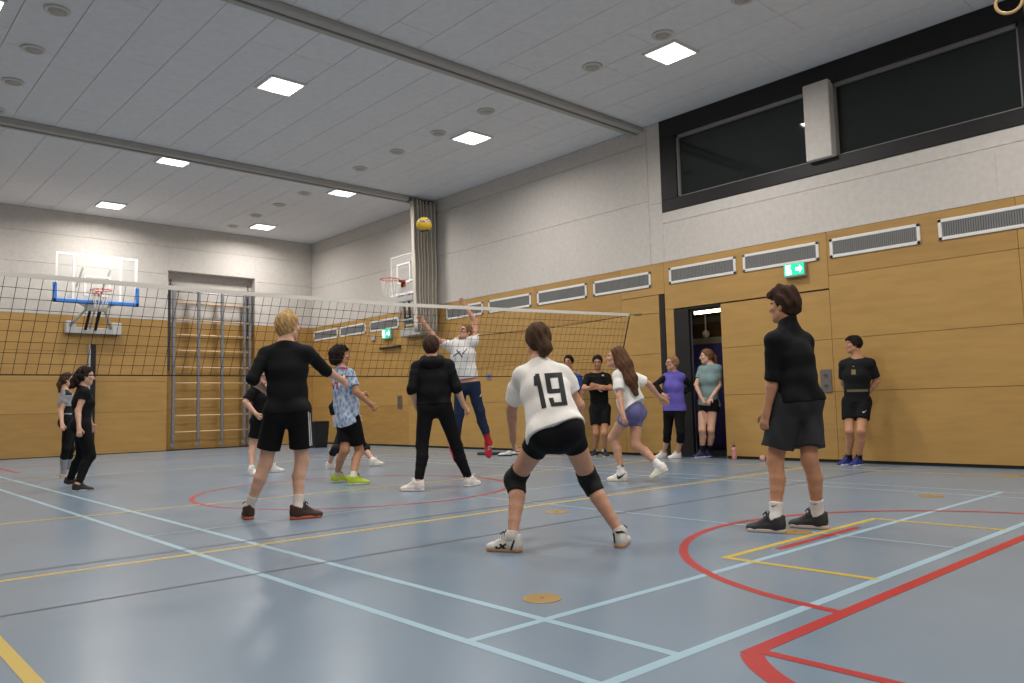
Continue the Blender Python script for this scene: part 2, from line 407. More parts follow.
def make_disc(loc, label, group):
    t = thing('ceiling_vent', loc, label, 'vent', group); x, y, z = loc
    b = MB(); b.lathe(loc, (0, 0, -1), [(0.13, 0), (0.15, 0.004), (0.15, 0.016), (0.135, 0.026), (0.11, 0.026), (0.105, 0.012), (0.05, 0.010)], 28); b.build('rim', mat('vent_rim', (208, 204, 198), 0.5), t, True)
    b = MB(); b.lathe((x, y, z-0.010), (0, 0, -1), [(0.095, 0.0), (0.092, 0.010), (0.02, 0.020)], 24); b.build('plate', mat('vent_plate', (182, 174, 166), 0.6), t, True)
    return t
d0 = None
for grp, xs, ys, txt in (('left row of round ceiling vents', 2.17, [10.6, 11.96, 13.33, 14.74], 'round ceiling vent in the row at the far left'),
                         ('round ceiling vents behind the far beam', 8.43, [16.29, 17.57, 18.88, 20.33], 'round ceiling vent near the back wall'),
                         ('round ceiling vents between the beams', 8.45, [9.84, 11.19, 12.52, 13.89], 'round ceiling vent between the two beams'),
                         ('round ceiling vents by the windows', 8.55, [4.98, 6.22, 7.51], 'round ceiling vent above the window side')):
    for k, y in enumerate(ys):
        lab = f'{txt}, {ORD[k]} from the camera'
        if d0 is None: d0 = make_disc((xs, y, HC-0.001), lab, grp)
        else: dup(d0, (xs, y, HC-0.001), lab, grp)

# ================================================================ WALL FITTINGS
def make_vent(y0, y1, label):
    zc0, zc1 = 2.995, 3.28; loc = (XR, (y0+y1)/2, zc0)
    t = thing('wall_vent', loc, label, 'vent', 'air vents along the wood wall'); b = MB(); x = XR-0.018; f = 0.045
    for a, c in (((y0, zc0), (y1, zc0+f)), ((y0, zc1-f), (y1, zc1)), ((y0, zc0), (y0+f, zc1)), ((y1-f, zc0), (y1, zc1))): b.bevel_box((x, a[0], a[1]), (XR-0.0005, c[0], c[1]), 0.004)
    b.build('frame', M_whpaint, t)
    g = MB(); g.box((XR-0.004, y0+f, zc0+f), (XR-0.0008, y1-f, zc1-f), 1)
    n = 44
    for k in range(n):
        yy = y0+f+(y1-y0-2*f)*(k+0.5)/n; g.box((XR-0.012, yy-0.009, zc0+f), (XR-0.003, yy+0.009, zc1-f), 0)
    g.build('grille', [M_grille, M_dgrille], t)
    return t
VY = [(19.72, 21.12), (18.23, 19.6), (16.65, 18.02), (15.05, 16.4), (13.32, 14.66), (11.76, 13.13), (10.19, 11.57), (8.64, 10.02), (6.91, 8.24), (5.50, 6.78), (4.06, 5.33), (2.45, 3.83), (0.9, 2.2)]
VL = ['white framed vent in the back corner, farthest of the row', 'white framed vent second from the back corner', 'white framed vent just before the small exit sign', 'white framed vent behind the side basketball frame',
      'white framed vent right of the folded curtain, behind the jumper\'s raised hand', 'white framed vent second to the right of the folded curtain', 'white framed vent third to the right of the folded curtain',
      'white framed vent above the right end of the net', 'white framed vent above the open doorway', 'white framed vent above the large exit sign', 'white framed vent above the man leaning on the wall', 'white framed vent cut by the right edge of the picture',
      'white framed vent past the right edge of the picture']
for (a, b_), l in zip(VY, VL): make_vent(a, b_, l)

M_exit = mat('exit_green', (20, 170, 120), 0.4, emit=1.3); M_exitw = mat('exit_white', (235, 255, 245), 0.4, emit=2.6)
def exit_sign(y, z, s, label):
    t = thing('exit_sign', (XR-0.06, y, z), label, 'sign')
    b = MB(); b.bevel_box((XR-0.085, y-0.17*s, z-0.115*s), (XR-0.002, y+0.17*s, z+0.10*s), 0.008); b.build('housing', mat('sign_housing', (150, 150, 146), 0.5), t)
    x = XR-0.0875; b = MB(); b.box((x, y-0.16*s, z-0.085*s), (x+0.003, y+0.16*s, z+0.09*s)); b.build('panel', M_exit, t)
    g = MB(); x2 = x-0.002                       # pictogram: door with a running figure, arrow, cross arm
    def q(pts): g.add([(x2, y-u*s, z+v*s) for u, v in pts], [tuple(range(len(pts)))])
    q([(-.13, -.07), (-.10, -.07), (-.10, .075), (-.13, .075)]); q([(-.10, .05), (-.05, .05), (-.05, .075), (-.10, .075)]); q([(-.10, -.07), (-.04, -.07), (-.04, -.05), (-.10, -.05)])
    q([(-.085, -.045), (-.07, -.045), (-.055, .0), (-.07, .03), (-.09, .01)]); q([(-.05, -.045), (-.035, -.045), (-.05, .01), (-.065, .0)]); q([(-.075, .032), (-.06, .03), (-.058, .046), (-.073, .048)])
    q([(.03, -.02), (.09, -.02), (.09, .025), (.03, .025)]); q([(.09, -.06), (.135, .0025), (.09, .065)])
    g.build('pictogram', M_exitw, t)
exit_sign(5.87, 2.90, 1.0, 'large green exit sign above the wood wall door')
exit_sign(17.12, 2.88, 1.25, 'small green exit sign seen through the net')
def wall_plate(y, z, w, h, rgb, label, name, cat, sockets=2):
    t = thing(name, (XR-0.01, y, z), label, cat)
    b = MB(); b.bevel_box((XR-0.016, y-w/2, z-h/2), (XR-0.0006, y+w/2, z+h/2), 0.004); b.build('plate', mat(name+'_plate%d' % int(z*100), rgb, 0.4, 0.5, 0.3), t)
    for k in range(sockets):
        zz = z+(k-(sockets-1)/2)*h/max(sockets, 1)*0.9
        b = MB(); b.lathe((XR-0.0155, y, zz), (-1, 0, 0), [(0.03, 0), (0.03, 0.006), (0.024, 0.008), (0.02, 0.003)], 16); b.build('socket', M_dsteel, t, True)
wall_plate(5.50, 1.19, 0.17, 0.34, (120, 112, 106), 'grey metal plate on the wood wall beside the leaning man', 'switch_plate', 'switch')
wall_plate(16.65, 1.11, 0.2, 0.34, (116, 104, 92), 'grey metal plate low on the wood wall, seen under the net', 'switch_plate', 'switch')
wall_plate(13.17, 1.60, 0.14, 0.14, (130, 140, 176), 'small blue grey button box on the wood wall at the net\'s lower edge', 'button_box', 'button', 1)
t = thing('loudspeaker_bracket', (XR-0.05, 17.83, 2.86), 'small pale wall bracket left of the far exit sign', 'bracket')
b = MB(); b.bevel_box((XR-0.05, 17.74, 2.76), (XR-0.001, 17.92, 2.88), 0.01); b.build('base', mat('pale_plastic', (186, 178, 172), 0.5), t)
b = MB(); b.tube([(XR-0.05, 17.83, 2.83), (XR-0.10, 17.83, 2.83), (XR-0.10, 17.83, 2.93)], 0.014); b.build('arm', mat('pale_plastic', (186, 178, 172)), t)
t = thing('grab_bar', (XR-0.04, 17.0, 2.515), 'short black handrail bar on the wood wall under the far exit sign', 'bar')
b = MB(); b.tube([(XR-0.06, 16.53, 2.515), (XR-0.06, 17.45, 2.515)], 0.032, 12); b.build('rail', M_frameblk, t, True)
for y in (16.7, 17.3):
    b = MB(); b.tube([(XR-0.001, y, 2.515), (XR-0.06, y, 2.515)], 0.012); b.build('bracket', M_frameblk, t)

# brass floor covers
c0 = None
for (x, y, r, lab) in [(2.679, 2.786, 0.095, 'round brass floor cover near the crossing of the pale blue lines'), (4.922, 4.902, 0.10, 'round brass floor cover between the yellow line and the dark seam'),
                       (5.20, 2.835, 0.11, 'round brass floor cover under the standing man in grey shorts'), (7.842, 2.899, 0.11, 'round brass floor cover right of the standing man beyond the red arc'),
                       (10.321, 2.926, 0.12, 'round brass floor cover by the wood wall at the right edge')]:
    t = thing('floor_cover', (x, y, 0.001), lab, 'cover', 'brass covers in the floor')
    b = MB(); b.lathe((x, y, 0.0008), (0, 0, 1), [(r, 0), (r, 0.0015), (r*0.97, 0.0025), (0.012, 0.0025)], 40); b.build('plate', M_brass, t)
    b = MB(); b.lathe((x, y, 0.0033), (0, 0, 1), [(0.010, 0), (0.008, 0.001), (0.002, 0.001)], 12); b.build('screw', M_dsteel, t)

# ---- black post slot under the far backboard
t = thing('wall_post', (5.28, YB-0.02, 0), 'black wall post with a grey edge under the glass backboard', 'post')
b = MB(); b.bevel_box((5.245, YB-0.07, 0.0), (5.36, YB-0.002, 2.70), 0.01); b.build('post', M_frameblk, t)
b = MB(); b.bevel_box((5.195, YB-0.075, 0.0), (5.243, YB-0.002, 2.70), 0.006); b.build('edge_strip', M_alu, t)

# ---- divider curtain folded together at the far beam
cx0, cx1, cyc = 10.50, 11.20, 15.06
n = 110; vs = []; NZ = 16
for i in range(n+1):
    u = i/n
    for k in range(NZ+1):
        z = 2.72+(5.86-2.72)*k/NZ; pinch = 1-0.10*(1-k/NZ)
        ph = 2*math.pi*7*u + 0.5*math.sin(3*u+k*0.2)
        x = cx0+(1-pinch)*0.8+(cx1-cx0-(1-pinch)*0.8)*u + 0.012*math.sin(2*ph); y = cyc - 0.12*math.sin(ph)*(0.9+0.1*math.sin(k)) - 0.03*math.sin(9*u)
        vs.append((x, y, z))
t = thing('divider_curtain', (10.9, cyc, 2.72), 'grey divider curtain gathered in tight vertical folds under the far beam', 'curtain')
cm = MB(); fs = [(i*(NZ+1)+k, (i+1)*(NZ+1)+k, (i+1)*(NZ+1)+k+1, i*(NZ+1)+k+1) for i in range(n) for k in range(NZ)]
cm.add(vs, fs); cob = cm.build('cloth', mat('grey_curtain', (206, 198, 184), 0.75, noise=0.06, nscale=5), t, True)
md = cob.modifiers.new('thickness', 'SOLIDIFY'); md.thickness = 0.012
b = MB(); b.box((cx0-0.05, cyc-0.05, 5.82), (cx1, cyc+0.05, 5.90)); b.build('carrier', M_dsteel, t)

# ---- basketball goals
M_clear = bpy.data.materials.new('clear_board'); M_clear.use_nodes = True
_b = M_clear.node_tree.nodes['Principled BSDF']; _b.inputs['Base Color'].default_value = (0.85, 0.88, 0.88, 1); _b.inputs['Roughness'].default_value = 0.08; _b.inputs['Alpha'].default_value = 0.13
M_rim = mat('orange_rim', (206, 66, 44), 0.4); M_wnet = mat('white_cord', (226, 222, 214), 0.8); M_blue = mat('blue_padding', (66, 128, 208), 0.5); M_whline = mat('white_board_line', (250, 248, 244), 0.5)
def hoop_net(b, c, R):
    c = np.array(c, float); n = 12
    for k in range(n):
        for sg in (1, -1):
            pts = []
            for i in range(6):
                f = i/5; a = 2*math.pi*(k+sg*f*1.5)/n; r = R*(1-0.45*f)
                pts.append(c+np.array([r*math.cos(a), r*math.sin(a), -0.42*f]))
            b.tube(pts, 0.006, 4)
# far goal on the back wall
yb = 20.5; bx0, bx1, bz0, bz1 = 4.29, 6.09, 3.66, 4.80; bc = (bx0+bx1)/2
t = thing('basketball_goal', (bc, YB, 2.9), 'wide glass basketball backboard with blue lower edge on the back wall', 'basketball hoop')
b = MB(); b.box((bx0, yb, bz0), (bx1, yb+0.015, bz1)); bd = b.build('backboard', M_clear, t)
b = MB(); e = 0.05
_fo = [0.004]
def fr(x0, x1, z0, z1): _fo[0] += 0.0007; b.box((x0, yb-_fo[0], z0), (x1, yb+0.015+_fo[0], z1))
fr(bx0, bx1, bz1-e, bz1); fr(bx0, bx0+e, bz0, bz1); fr(bx1-e, bx1, bz0, bz1); fr(bx0+0.36, bx0+0.36+e, bz0, bz1); fr(bx1-0.36-e, bx1-0.36, bz0, bz1)
b.build('board_lines', M_whline, bd)
b = MB(); sq = 0.295
for x0, x1, z0, z1 in ((bc-sq, bc+sq, 4.25, 4.30), (bc-sq, bc+sq, 3.80, 3.85), (bc-sq, bc-sq+e, 3.80, 4.30), (bc+sq-e, bc+sq, 3.80, 4.30)): fr(x0, x1, z0, z1)
b.build('target_square', M_whline, bd)
b = MB(); b.bevel_box((bx0-0.045, yb-0.03, bz0-0.05), (bx1+0.045, yb+0.045, bz0+0.05), 0.02)
for x in (bx0, bx1): b.bevel_box((x-0.045, yb-0.03, bz0-0.05), (x+0.045, yb+0.045, bz0+0.42), 0.02)
b.build('padding', M_blue, t)
b = MB(); rc = (bc-0.02, yb-0.40, 3.90); b.ring(rc, (0, 0, 1), 0.225, 0.012); b.bevel_box((bc-0.12, yb-0.19, 3.85), (bc+0.08, yb-0.01, 3.91), 0.01); b.build('rim', M_rim, t, True)
b = MB(); hoop_net(b, rc, 0.222); b.build('hoop_net', M_wnet, t)
b = MB()
M_pst = mat('pale_steel', (196, 196, 194), 0.4, 0.5, 0.2)
def arm(pts, r, name='support_arm'):
    q = MB(); q.tube(pts, r, 12); return q.build(name, M_pst, t, True)
for s in (-1, 1):
    arm([(bc+s*0.18, yb+0.07, 3.55), (bc+s*0.48, YB-0.12, 3.08)], 0.035); arm([(bc+s*0.5, yb+0.045, 3.70), (bc+s*0.10, yb+0.07, 3.48)], 0.03); arm([(bc+s*0.3, yb+0.05, 4.5), (bc+s*0.30, YB-0.05, 4.1)], 0.025, 'upper_stay')
arm([(bc, yb+0.08, 3.6), (bc, YB-0.12, 3.06)], 0.025)
b.bevel_box((bc-0.25, yb+0.02, 3.45), (bc+0.25, yb+0.12, 3.66), 0.02); b.build('board_carrier', M_pst, t)
for s in (-1, 1):
    b = MB(); b.tube([(bc+s*0.11, yb+0.1, 3.55), (bc+s*0.11, YB-0.2, 3.05)], 0.035); b.build('spring', M_frameblk, t)
b = MB(); bw = bc+0.09; b.bevel_box((bw-0.60, YB-0.17, 2.95), (bw+0.60, YB-0.03, 3.10), 0.015); b.bevel_box((bw-0.62, YB-0.20, 2.95), (bw-0.40, YB-0.004, 3.25), 0.015); b.bevel_box((bw+0.40, YB-0.20, 2.95), (bw+0.62, YB-0.004, 3.25), 0.015); b.build('wall_bracket', mat('pale_steel', (196, 196, 194)), t)
# side goal on the wood wall, partly behind the curtain
xb = 10.85; by0, by1, bz0, bz1 = 15.28, 16.42, 3.72, 4.71; bc = 15.86
t = thing('basketball_goal', (XR, bc, 2.8), 'narrow clear basketball backboard with red rim beside the folded curtain', 'basketball hoop')
b = MB(); b.box((xb, by0, bz0), (xb+0.012, by1, bz1)); bd = b.build('backboard', M_clear, t)
b = MB()
_fo[0] = 0.004
def fr2(y0, y1, z0, z1): _fo[0] += 0.0007; b.box((xb-_fo[0], y0, z0), (xb+0.012+_fo[0], y1, z1))
fr2(by0, by1, bz1-0.02, bz1); fr2(by0, by1, bz0, bz0+0.05); fr2(by1-0.02, by1, bz0, bz1); fr2(by0, by0+0.02, bz0, bz1); fr2(by0, bc-0.2, 4.02, 4.06); b.build('board_lines', M_whline, bd)
b = MB()
for y0, y1, z0, z1 in ((bc-0.29, bc+0.29, 4.46, 4.50), (bc-0.29, bc+0.29, 4.0, 4.05), (bc-0.29, bc-0.25, 4.0, 4.5), (bc+0.25, bc+0.29, 4.0, 4.5)): fr2(y0, y1, z0, z1)
b.build('target_square', M_whline, bd)
b = MB(); rc = (xb-0.40, bc+0.02, 4.06); b.ring(rc, (0, 0, 1), 0.225, 0.012); b.bevel_box((xb-0.19, bc-0.05, 4.02), (xb-0.01, bc+0.07, 4.07), 0.01); b.bevel_box((xb-0.025, bc-0.09, 3.90), (xb-0.005, bc+0.09, 4.08), 0.006); b.build('rim', M_rim, t, True)
b = MB(); hoop_net(b, rc, 0.222); b.build('hoop_net', M_wnet, t)
b = MB()
for s in (-1, 1):
    arm([(xb+0.05, bc+s*0.14, 3.75), (XR-0.12, bc+s*0.34, 2.90)], 0.03); arm([(xb+0.06, bc+s*0.28, 3.8), (xb+0.06, bc+s*0.28, 3.1)], 0.024)
arm([(xb+0.06, bc-0.3, 3.1), (xb+0.06, bc+0.3, 3.1)], 0.024, 'cross_bar')
b.bevel_box((xb+0.02, bc-0.34, 3.55), (xb+0.10, bc+0.34, 3.70), 0.015); b.build('board_carrier', M_pst, t)
for s in (-1, 1):
    b = MB(); b.tube([(xb+0.06, bc+s*0.10, 3.7), (xb+0.10, bc+s*0.10, 3.05)], 0.03); b.build('spring', M_dsteel, t)
b = MB(); b.bevel_box((XR-0.22, bc-0.42, 2.72), (XR-0.001, bc+0.42, 2.92), 0.015); b.build('wall_bracket', mat('pale_steel', (196, 196, 194)), t)

# ---- climbing frame in the recess of the back wall
yl = YB+0.02
t = thing('wall_bars', (8.26, yl, 0.2), 'tall grey steel climbing frame with wooden rungs in the back wall niche', 'wall bars')
UX = [7.24, 7.89, 8.53, 9.16, 9.31]
for x in UX:
    b = MB(); b.bevel_box((x-0.035, yl-0.05, 0.24), (x+0.035, yl+0.05, 4.25), 0.012); b.tube([(x, yl, 0.24), (x, yl, 0.14)], 0.03); b.lathe((x, yl-0.02, 0.12), (0, 1, 0), [(0.05, 0), (0.06, 0.01), (0.06, 0.03), (0.05, 0.04)], 14); b.build('upright', M_steel, t)
M_rung = mat('rung_wood', (214, 180, 132), 0.4)
for z in (0.474, 0.90, 1.33, 1.76, 2.18, 2.62, 3.04, 3.44, 3.90):
    b = MB(); b.tube([(UX[0], yl, z), (UX[-1], yl, z)], 0.022, 10); b.build('rung', M_rung, t, True)
for x, z0, z1 in ((7.13, 2.1, 4.35), (9.38, 3.1, 4.35)):
    b = MB(); b.bevel_box((x-0.05, yl+0.06, z0), (x+0.05, yl+0.24, z1), 0.012); b.build('guide_rail', M_dsteel, t)
for x in (7.16, 9.28):
    b = MB(); b.bevel_box((x-0.06, yl-0.02, 4.30), (x+0.06, yl+0.22, 4.36), 0.01); b.tube([(x, yl+0.05, 4.36), (x, yl+0.05, 4.46)], 0.02); b.lathe((x, yl+0.05, 4.48), (0, 1, 0), [(0.03, -0.02), (0.04, 0), (0.03, 0.02)], 12); b.build('top_hinge', M_dsteel, t)
b = MB(); b.tube([(UX[0], yl+0.02, 4.2), (UX[-1], yl+0.02, 4.2)], 0.02); b.build('cross_bar', M_steel, t)

# ---- black bin in the far corner beside the climbing frame
p = floor_pt(318, 447.5)
t = thing('bin', (p[0], p[1], 0), 'black upright bin in the back corner behind the blond player', 'bin')
b = MB(); w0 = 0.21
for k, (h0, h1, a0, a1) in enumerate(((0, 0.62, 0.17, 0.21),)):
    b.add([(p[0]+sx*a, p[1]+sy*a, h) for h, a in ((h0, a0), (h1, a1)) for sx, sy in ((-1, -1), (1, -1), (1, 1), (-1, 1))], [(3, 2, 1, 0), (0, 1, 5, 4), (1, 2, 6, 5), (2, 3, 7, 6), (3, 0, 4, 7), (4, 5, 6, 7)])
b.build('body', mat('black_plastic', (30, 30, 32), 0.5), t)
b = MB(); b.bevel_box((p[0]-0.22, p[1]-0.22, 0.621), (p[0]+0.22, p[1]+0.22, 0.68), 0.02); b.build('lid', mat('black_plastic', (30, 30, 32)), t)

# ---- volleyball net across the hall
NY = 8.42; NX0, NX1 = XL+0.35, 10.33
def nz_top(x):
    xs = [-3.5, 1.31, 3.13, 5.7, 7.41, 10.33]; zs = [2.36, 2.277, 2.268, 2.29, 2.342, 2.44]
    return float(np.interp(x, xs, zs))
def nz_bot(x): return float(np.interp(x, [-3.5, 1.34, 5.68, 9.94, 10.33], [1.33, 1.325, 1.343, 1.377, 1.385]))
def xright(v): return NX1-0.36*v             # the slanted right-hand end, v = 0 at the top
t = thing('volleyball_net', ((NX0+NX1)/2, NY, 1.34), 'black meshed volleyball net with white top tape across the hall', 'net')
b = MB(); nn = 70
xs = [NX0+(NX1-NX0)*i/nn for i in range(nn+1)]
vs = []
for x in xs:
    z = nz_top(x)
    for yy, zz in ((-0.006, 0.004), (0.006, 0.004), (0.006, -0.042), (-0.006, -0.042)): vs.append((x, NY+yy, z+zz))
fs = [(i*4+k, i*4+(k+1) % 4, (i+1)*4+(k+1) % 4, (i+1)*4+k) for i in range(nn) for k in range(4)] + [(3, 2, 1, 0), (nn*4, nn*4+1, nn*4+2, nn*4+3)]
b.add(vs, fs); b.build('top_tape', mat('white_tape', (222, 218, 208), 0.7), t)
b = MB(); cr = 0.0026
NV = 9
def netp(u, v):
    x = NX0+(xright(v)-NX0)*u; zt, zb = nz_top(x)-0.04, nz_bot(x)
    return (x+0.07*math.sin(u*60)*0.15*v, NY, zt+(zb-zt)*v)
NU = 132
for i in range(NU+1):
    u = i/NU; b.tube([netp(u + 0.0022*math.sin(3*v_/3+i*0.0)*0, v_/3) for v_ in range(4)], cr, 4, cap=False)
for j in range(1, NV):
    b.tube([netp(i/60, j/NV) for i in range(61)], cr, 4, cap=False)
b.build('mesh', mat('black_cord', (34, 30, 28), 0.8), t)
b = MB(); b.tube([netp(i/60, 1) for i in range(61)], 0.007, 6); b.build('bottom_cord', mat('black_cord', (34, 30, 28)), t)
b = MB(); b.tube([(NX1, NY, nz_top(NX1)), netp(1, 1)], 0.011, 6); b.build('side_cord', mat('black_cord', (34, 30, 28)), t)
b = MB(); b.tube([(NX1, NY, nz_top(NX1)-0.02), (NX1+0.45, NY+0.01, nz_top(NX1)+0.02), (XR-0.005, NY+0.02, 2.51)], 0.006, 6); b.tube([(NX1+0.12, NY, nz_top(NX1)-0.012), (NX1+0.30, NY, nz_top(NX1)+0.004)], 0.018, 8)
b.build('tension_rope', mat('grey_rope', (120, 110, 98), 0.8), t)
q0 = on(478, 335.5, 1, NY+0.03); q1 = on(536, 330, 1, NY+0.03)
b = MB(); b.tube([q0, q1, on(590, 322, 1, NY+0.03), (NX1, NY+0.02, nz_top(NX1)-0.03)], 0.005, 6); b.build('slack_cord', mat('black_cord', (34, 30, 28)), t)
b = MB(); b.tube([(NX0, NY, nz_top(NX0)-0.02), (XL+0.005, NY, 2.5)], 0.006, 6); b.build('tension_rope', mat('grey_rope', (120, 110, 98)), t)

# ---- volleyball in the air
bp = CAM + ray(424, 225)*((8.6)/ray(424, 225)[1]); RBALL = 0.105
def ball_mesh():
    b = MB(); n = 48; m = 24; vs = []
    for i in range(m+1):
        th = math.pi*i/m
        for k in range(n):
            ph = 2*math.pi*k/n; vs.append((bp[0]+RBALL*math.sin(th)*math.cos(ph), bp[1]+RBALL*math.sin(th)*math.sin(ph), bp[2]+RBALL*math.cos(th)))
    fs = [(i*n+k, (i+1)*n+k, (i+1)*n+(k+1) % n, i*n+(k+1) % n) for i in range(m) for k in range(n)]
    b.add(vs, fs)
    return b
bb = ball_mesh(); ax = np.array([0.25, -0.35, 0.9]); ax /= np.linalg.norm(ax); tc = np.array([-0.57, -0.72, -0.12]); 
for k, f in enumerate(bb.f):                     # yellow and blue curved panels
    c = np.mean([bb.v[i] for i in f], axis=0)-bp; c /= np.linalg.norm(c)+1e-9
    a = math.atan2(c[1]*0.8+c[2]*0.3, c[0]); h = float(c@ax)
    sw = h + 0.25*math.sin(a*2+1.0)
    bb.m[k] = 1 if (0.40 < sw < 0.66 or -0.95 < sw < -0.62) else 0
    if 0.48 < sw < 0.56: bb.m[k] = 2
o = bb.build('volleyball', [mat('ball_yellow', (222, 182, 44), 0.5), mat('ball_blue', (74, 66, 104), 0.5), mat('ball_white', (226, 222, 220), 0.5)], None, True)
tag(o, 'yellow and blue volleyball flying high in front of the folded curtain', 'ball')

# ---- gymnastic ring hanging at the upper right
rp = CAM + ray(1009, 2)*(8.0/np.hypot(*ray(1009, 2)[:2]))
t = thing('gymnastic_ring', tuple(rp), 'wooden gymnastic ring on a strap at the upper right corner', 'gym ring')
vdir = np.array([rp[0], rp[1], 0]); vdir /= np.linalg.norm(vdir)
b = MB(); b.ring(rp, vdir, 0.10, 0.014, 40, 10); b.build('ring', mat('ring_wood', (214, 176, 120), 0.4), t, True)
b = MB(); sd = np.cross(vdir, [0, 0, 1]); b.add([rp+sd*sx*0.02+vdir*sy*0.003+np.array([0, 0, zz]) for zz in (0.085, HC-rp[2]) for sx, sy in ((-1, -1), (1, -1), (1, 1), (-1, 1))], [(3, 2, 1, 0), (4, 5, 6, 7), (0, 1, 5, 4), (1, 2, 6, 5), (2, 3, 7, 6), (3, 0, 4, 7)]); b.build('strap', mat('strap_grey', (120, 116, 112), 0.8), t)
#PEOPLE#

# ================================================================ PEOPLE: implicit surfaces meshed as one skin
def nrm(v): v = np.array(v, float); return v/(np.linalg.norm(v)+1e-12)
class Field:
    """Smooth union of rounded cones, ellipsoids and elliptic trunks on a grid; meshed with surface nets."""
    def __init__(s): s.pr = []
    def cone(s, a, b, ra, rb, k=0.02, clip=None, tagv=0): s.pr.append(('c', np.array(a, float), np.array(b, float), ra, rb, None, None, k, clip)); return s
    def trunk(s, a, b, lat, wa, da, wb, db, k=0.04, clip=None): s.pr.append(('t', np.array(a, float), np.array(b, float), (wa, da), (wb, db), nrm(lat), None, k, clip)); return s
    def ball(s, c, axes, rad, k=0.02, clip=None): s.pr.append(('b', np.array(c, float), None, np.array(rad, float), None, np.array(axes, float), None, k, clip)); return s
    def bounds(s, p):
        if p[0] == 'c': r = max(p[3], p[4]); return np.minimum(p[1], p[2])-r, np.maximum(p[1], p[2])+r
        if p[0] == 't': r = max(max(p[3]), max(p[4])); return np.minimum(p[1], p[2])-r, np.maximum(p[1], p[2])+r
        r = np.sqrt(((p[5]*p[3][:, None])**2).sum(0)); return p[1]-r, p[1]+r
    def mesh(s, h, noise=None, cuts=()):
        B = [s.bounds(p) for p in s.pr]
        lo = np.min([b[0] for b in B], 0)-3*h; hi = np.max([b[1] for b in B], 0)+3*h
        n = np.ceil((hi-lo)/h).astype(int)+1
        D = np.full(n, 0.5, np.float32)
        ax = [(lo[i]+h*np.arange(n[i])).astype(np.float32) for i in range(3)]
        for p, (b0, b1) in zip(s.pr, B):
            k = p[7]; i0 = np.clip(np.floor((b0-k-2*h-lo)/h).astype(int), 0, n-1); i1 = np.clip(np.ceil((b1+k+2*h-lo)/h).astype(int)+1, 1, n)
            sl = tuple(slice(a, b) for a, b in zip(i0, i1))
            X = ax[0][sl[0]][:, None, None]; Y = ax[1][sl[1]][None, :, None]; Z = ax[2][sl[2]][None, None, :]
            if p[0] == 'c':
                a, b = p[1], p[2]; d = b-a; L2 = float(d@d)+1e-9
                px, py, pz = X-a[0], Y-a[1], Z-a[2]
                t = np.clip((px*d[0]+py*d[1]+pz*d[2])/L2, 0, 1)
                q = np.sqrt((px-t*d[0])**2+(py-t*d[1])**2+(pz-t*d[2])**2) - (p[3]+(p[4]-p[3])*t)
            elif p[0] == 't':
                a, b = p[1], p[2]; d = b-a; L = float(np.linalg.norm(d)); u = d/L; la = p[5]-u*(p[5]@u); la = nrm(la); fw = np.cross(u, la)
                px, py, pz = X-a[0], Y-a[1], Z-a[2]
                z = px*u[0]+py*u[1]+pz*u[2]; x = px*la[0]+py*la[1]+pz*la[2]; y = px*fw[0]+py*fw[1]+pz*fw[2]
                zc = np.clip(z, 0, L); t = zc/L; w = p[3][0]+(p[4][0]-p[3][0])*t; dd = p[3][1]+(p[4][1]-p[3][1])*t; ze = z-zc
                k0 = np.sqrt((x/w)**2+(y/dd)**2+(ze/dd)**2); k1 = np.sqrt((x/w**2)**2+(y/dd**2)**2+(ze/dd**2)**2)
                q = k0*(k0-1)/(k1+1e-5)
            else:
                c = p[1]; A = p[5]; r = p[3]; px, py, pz = X-c[0], Y-c[1], Z-c[2]
                e = [px*A[i][0]+py*A[i][1]+pz*A[i][2] for i in range(3)]
                k0 = np.sqrt(sum((e[i]/r[i])**2 for i in range(3))); k1 = np.sqrt(sum((e[i]/r[i]**2)**2 for i in range(3)))
                q = k0*(k0-1)/(k1+1e-5)
            if p[8] is not None:
                for (cp, cn) in p[8]:
                    q = np.maximum(q, (X-cp[0])*cn[0]+(Y-cp[1])*cn[1]+(Z-cp[2])*cn[2])
            A_ = D[sl]
            hh = np.clip(0.5+0.5*(A_-q)/k, 0, 1)
            D[sl] = A_+(q-A_)*hh - k*hh*(1-hh)
        X = ax[0][:, None, None]; Y = ax[1][None, :, None]; Z = ax[2][None, None, :]
        if noise is not None:
            D = D + noise(X, Y, Z).astype(np.float32)
        for (cp, cn) in cuts: D = np.maximum(D, ((X-cp[0])*cn[0]+(Y-cp[1])*cn[1]+(Z-cp[2])*cn[2]).astype(np.float32))
        return nets(D, lo, h)
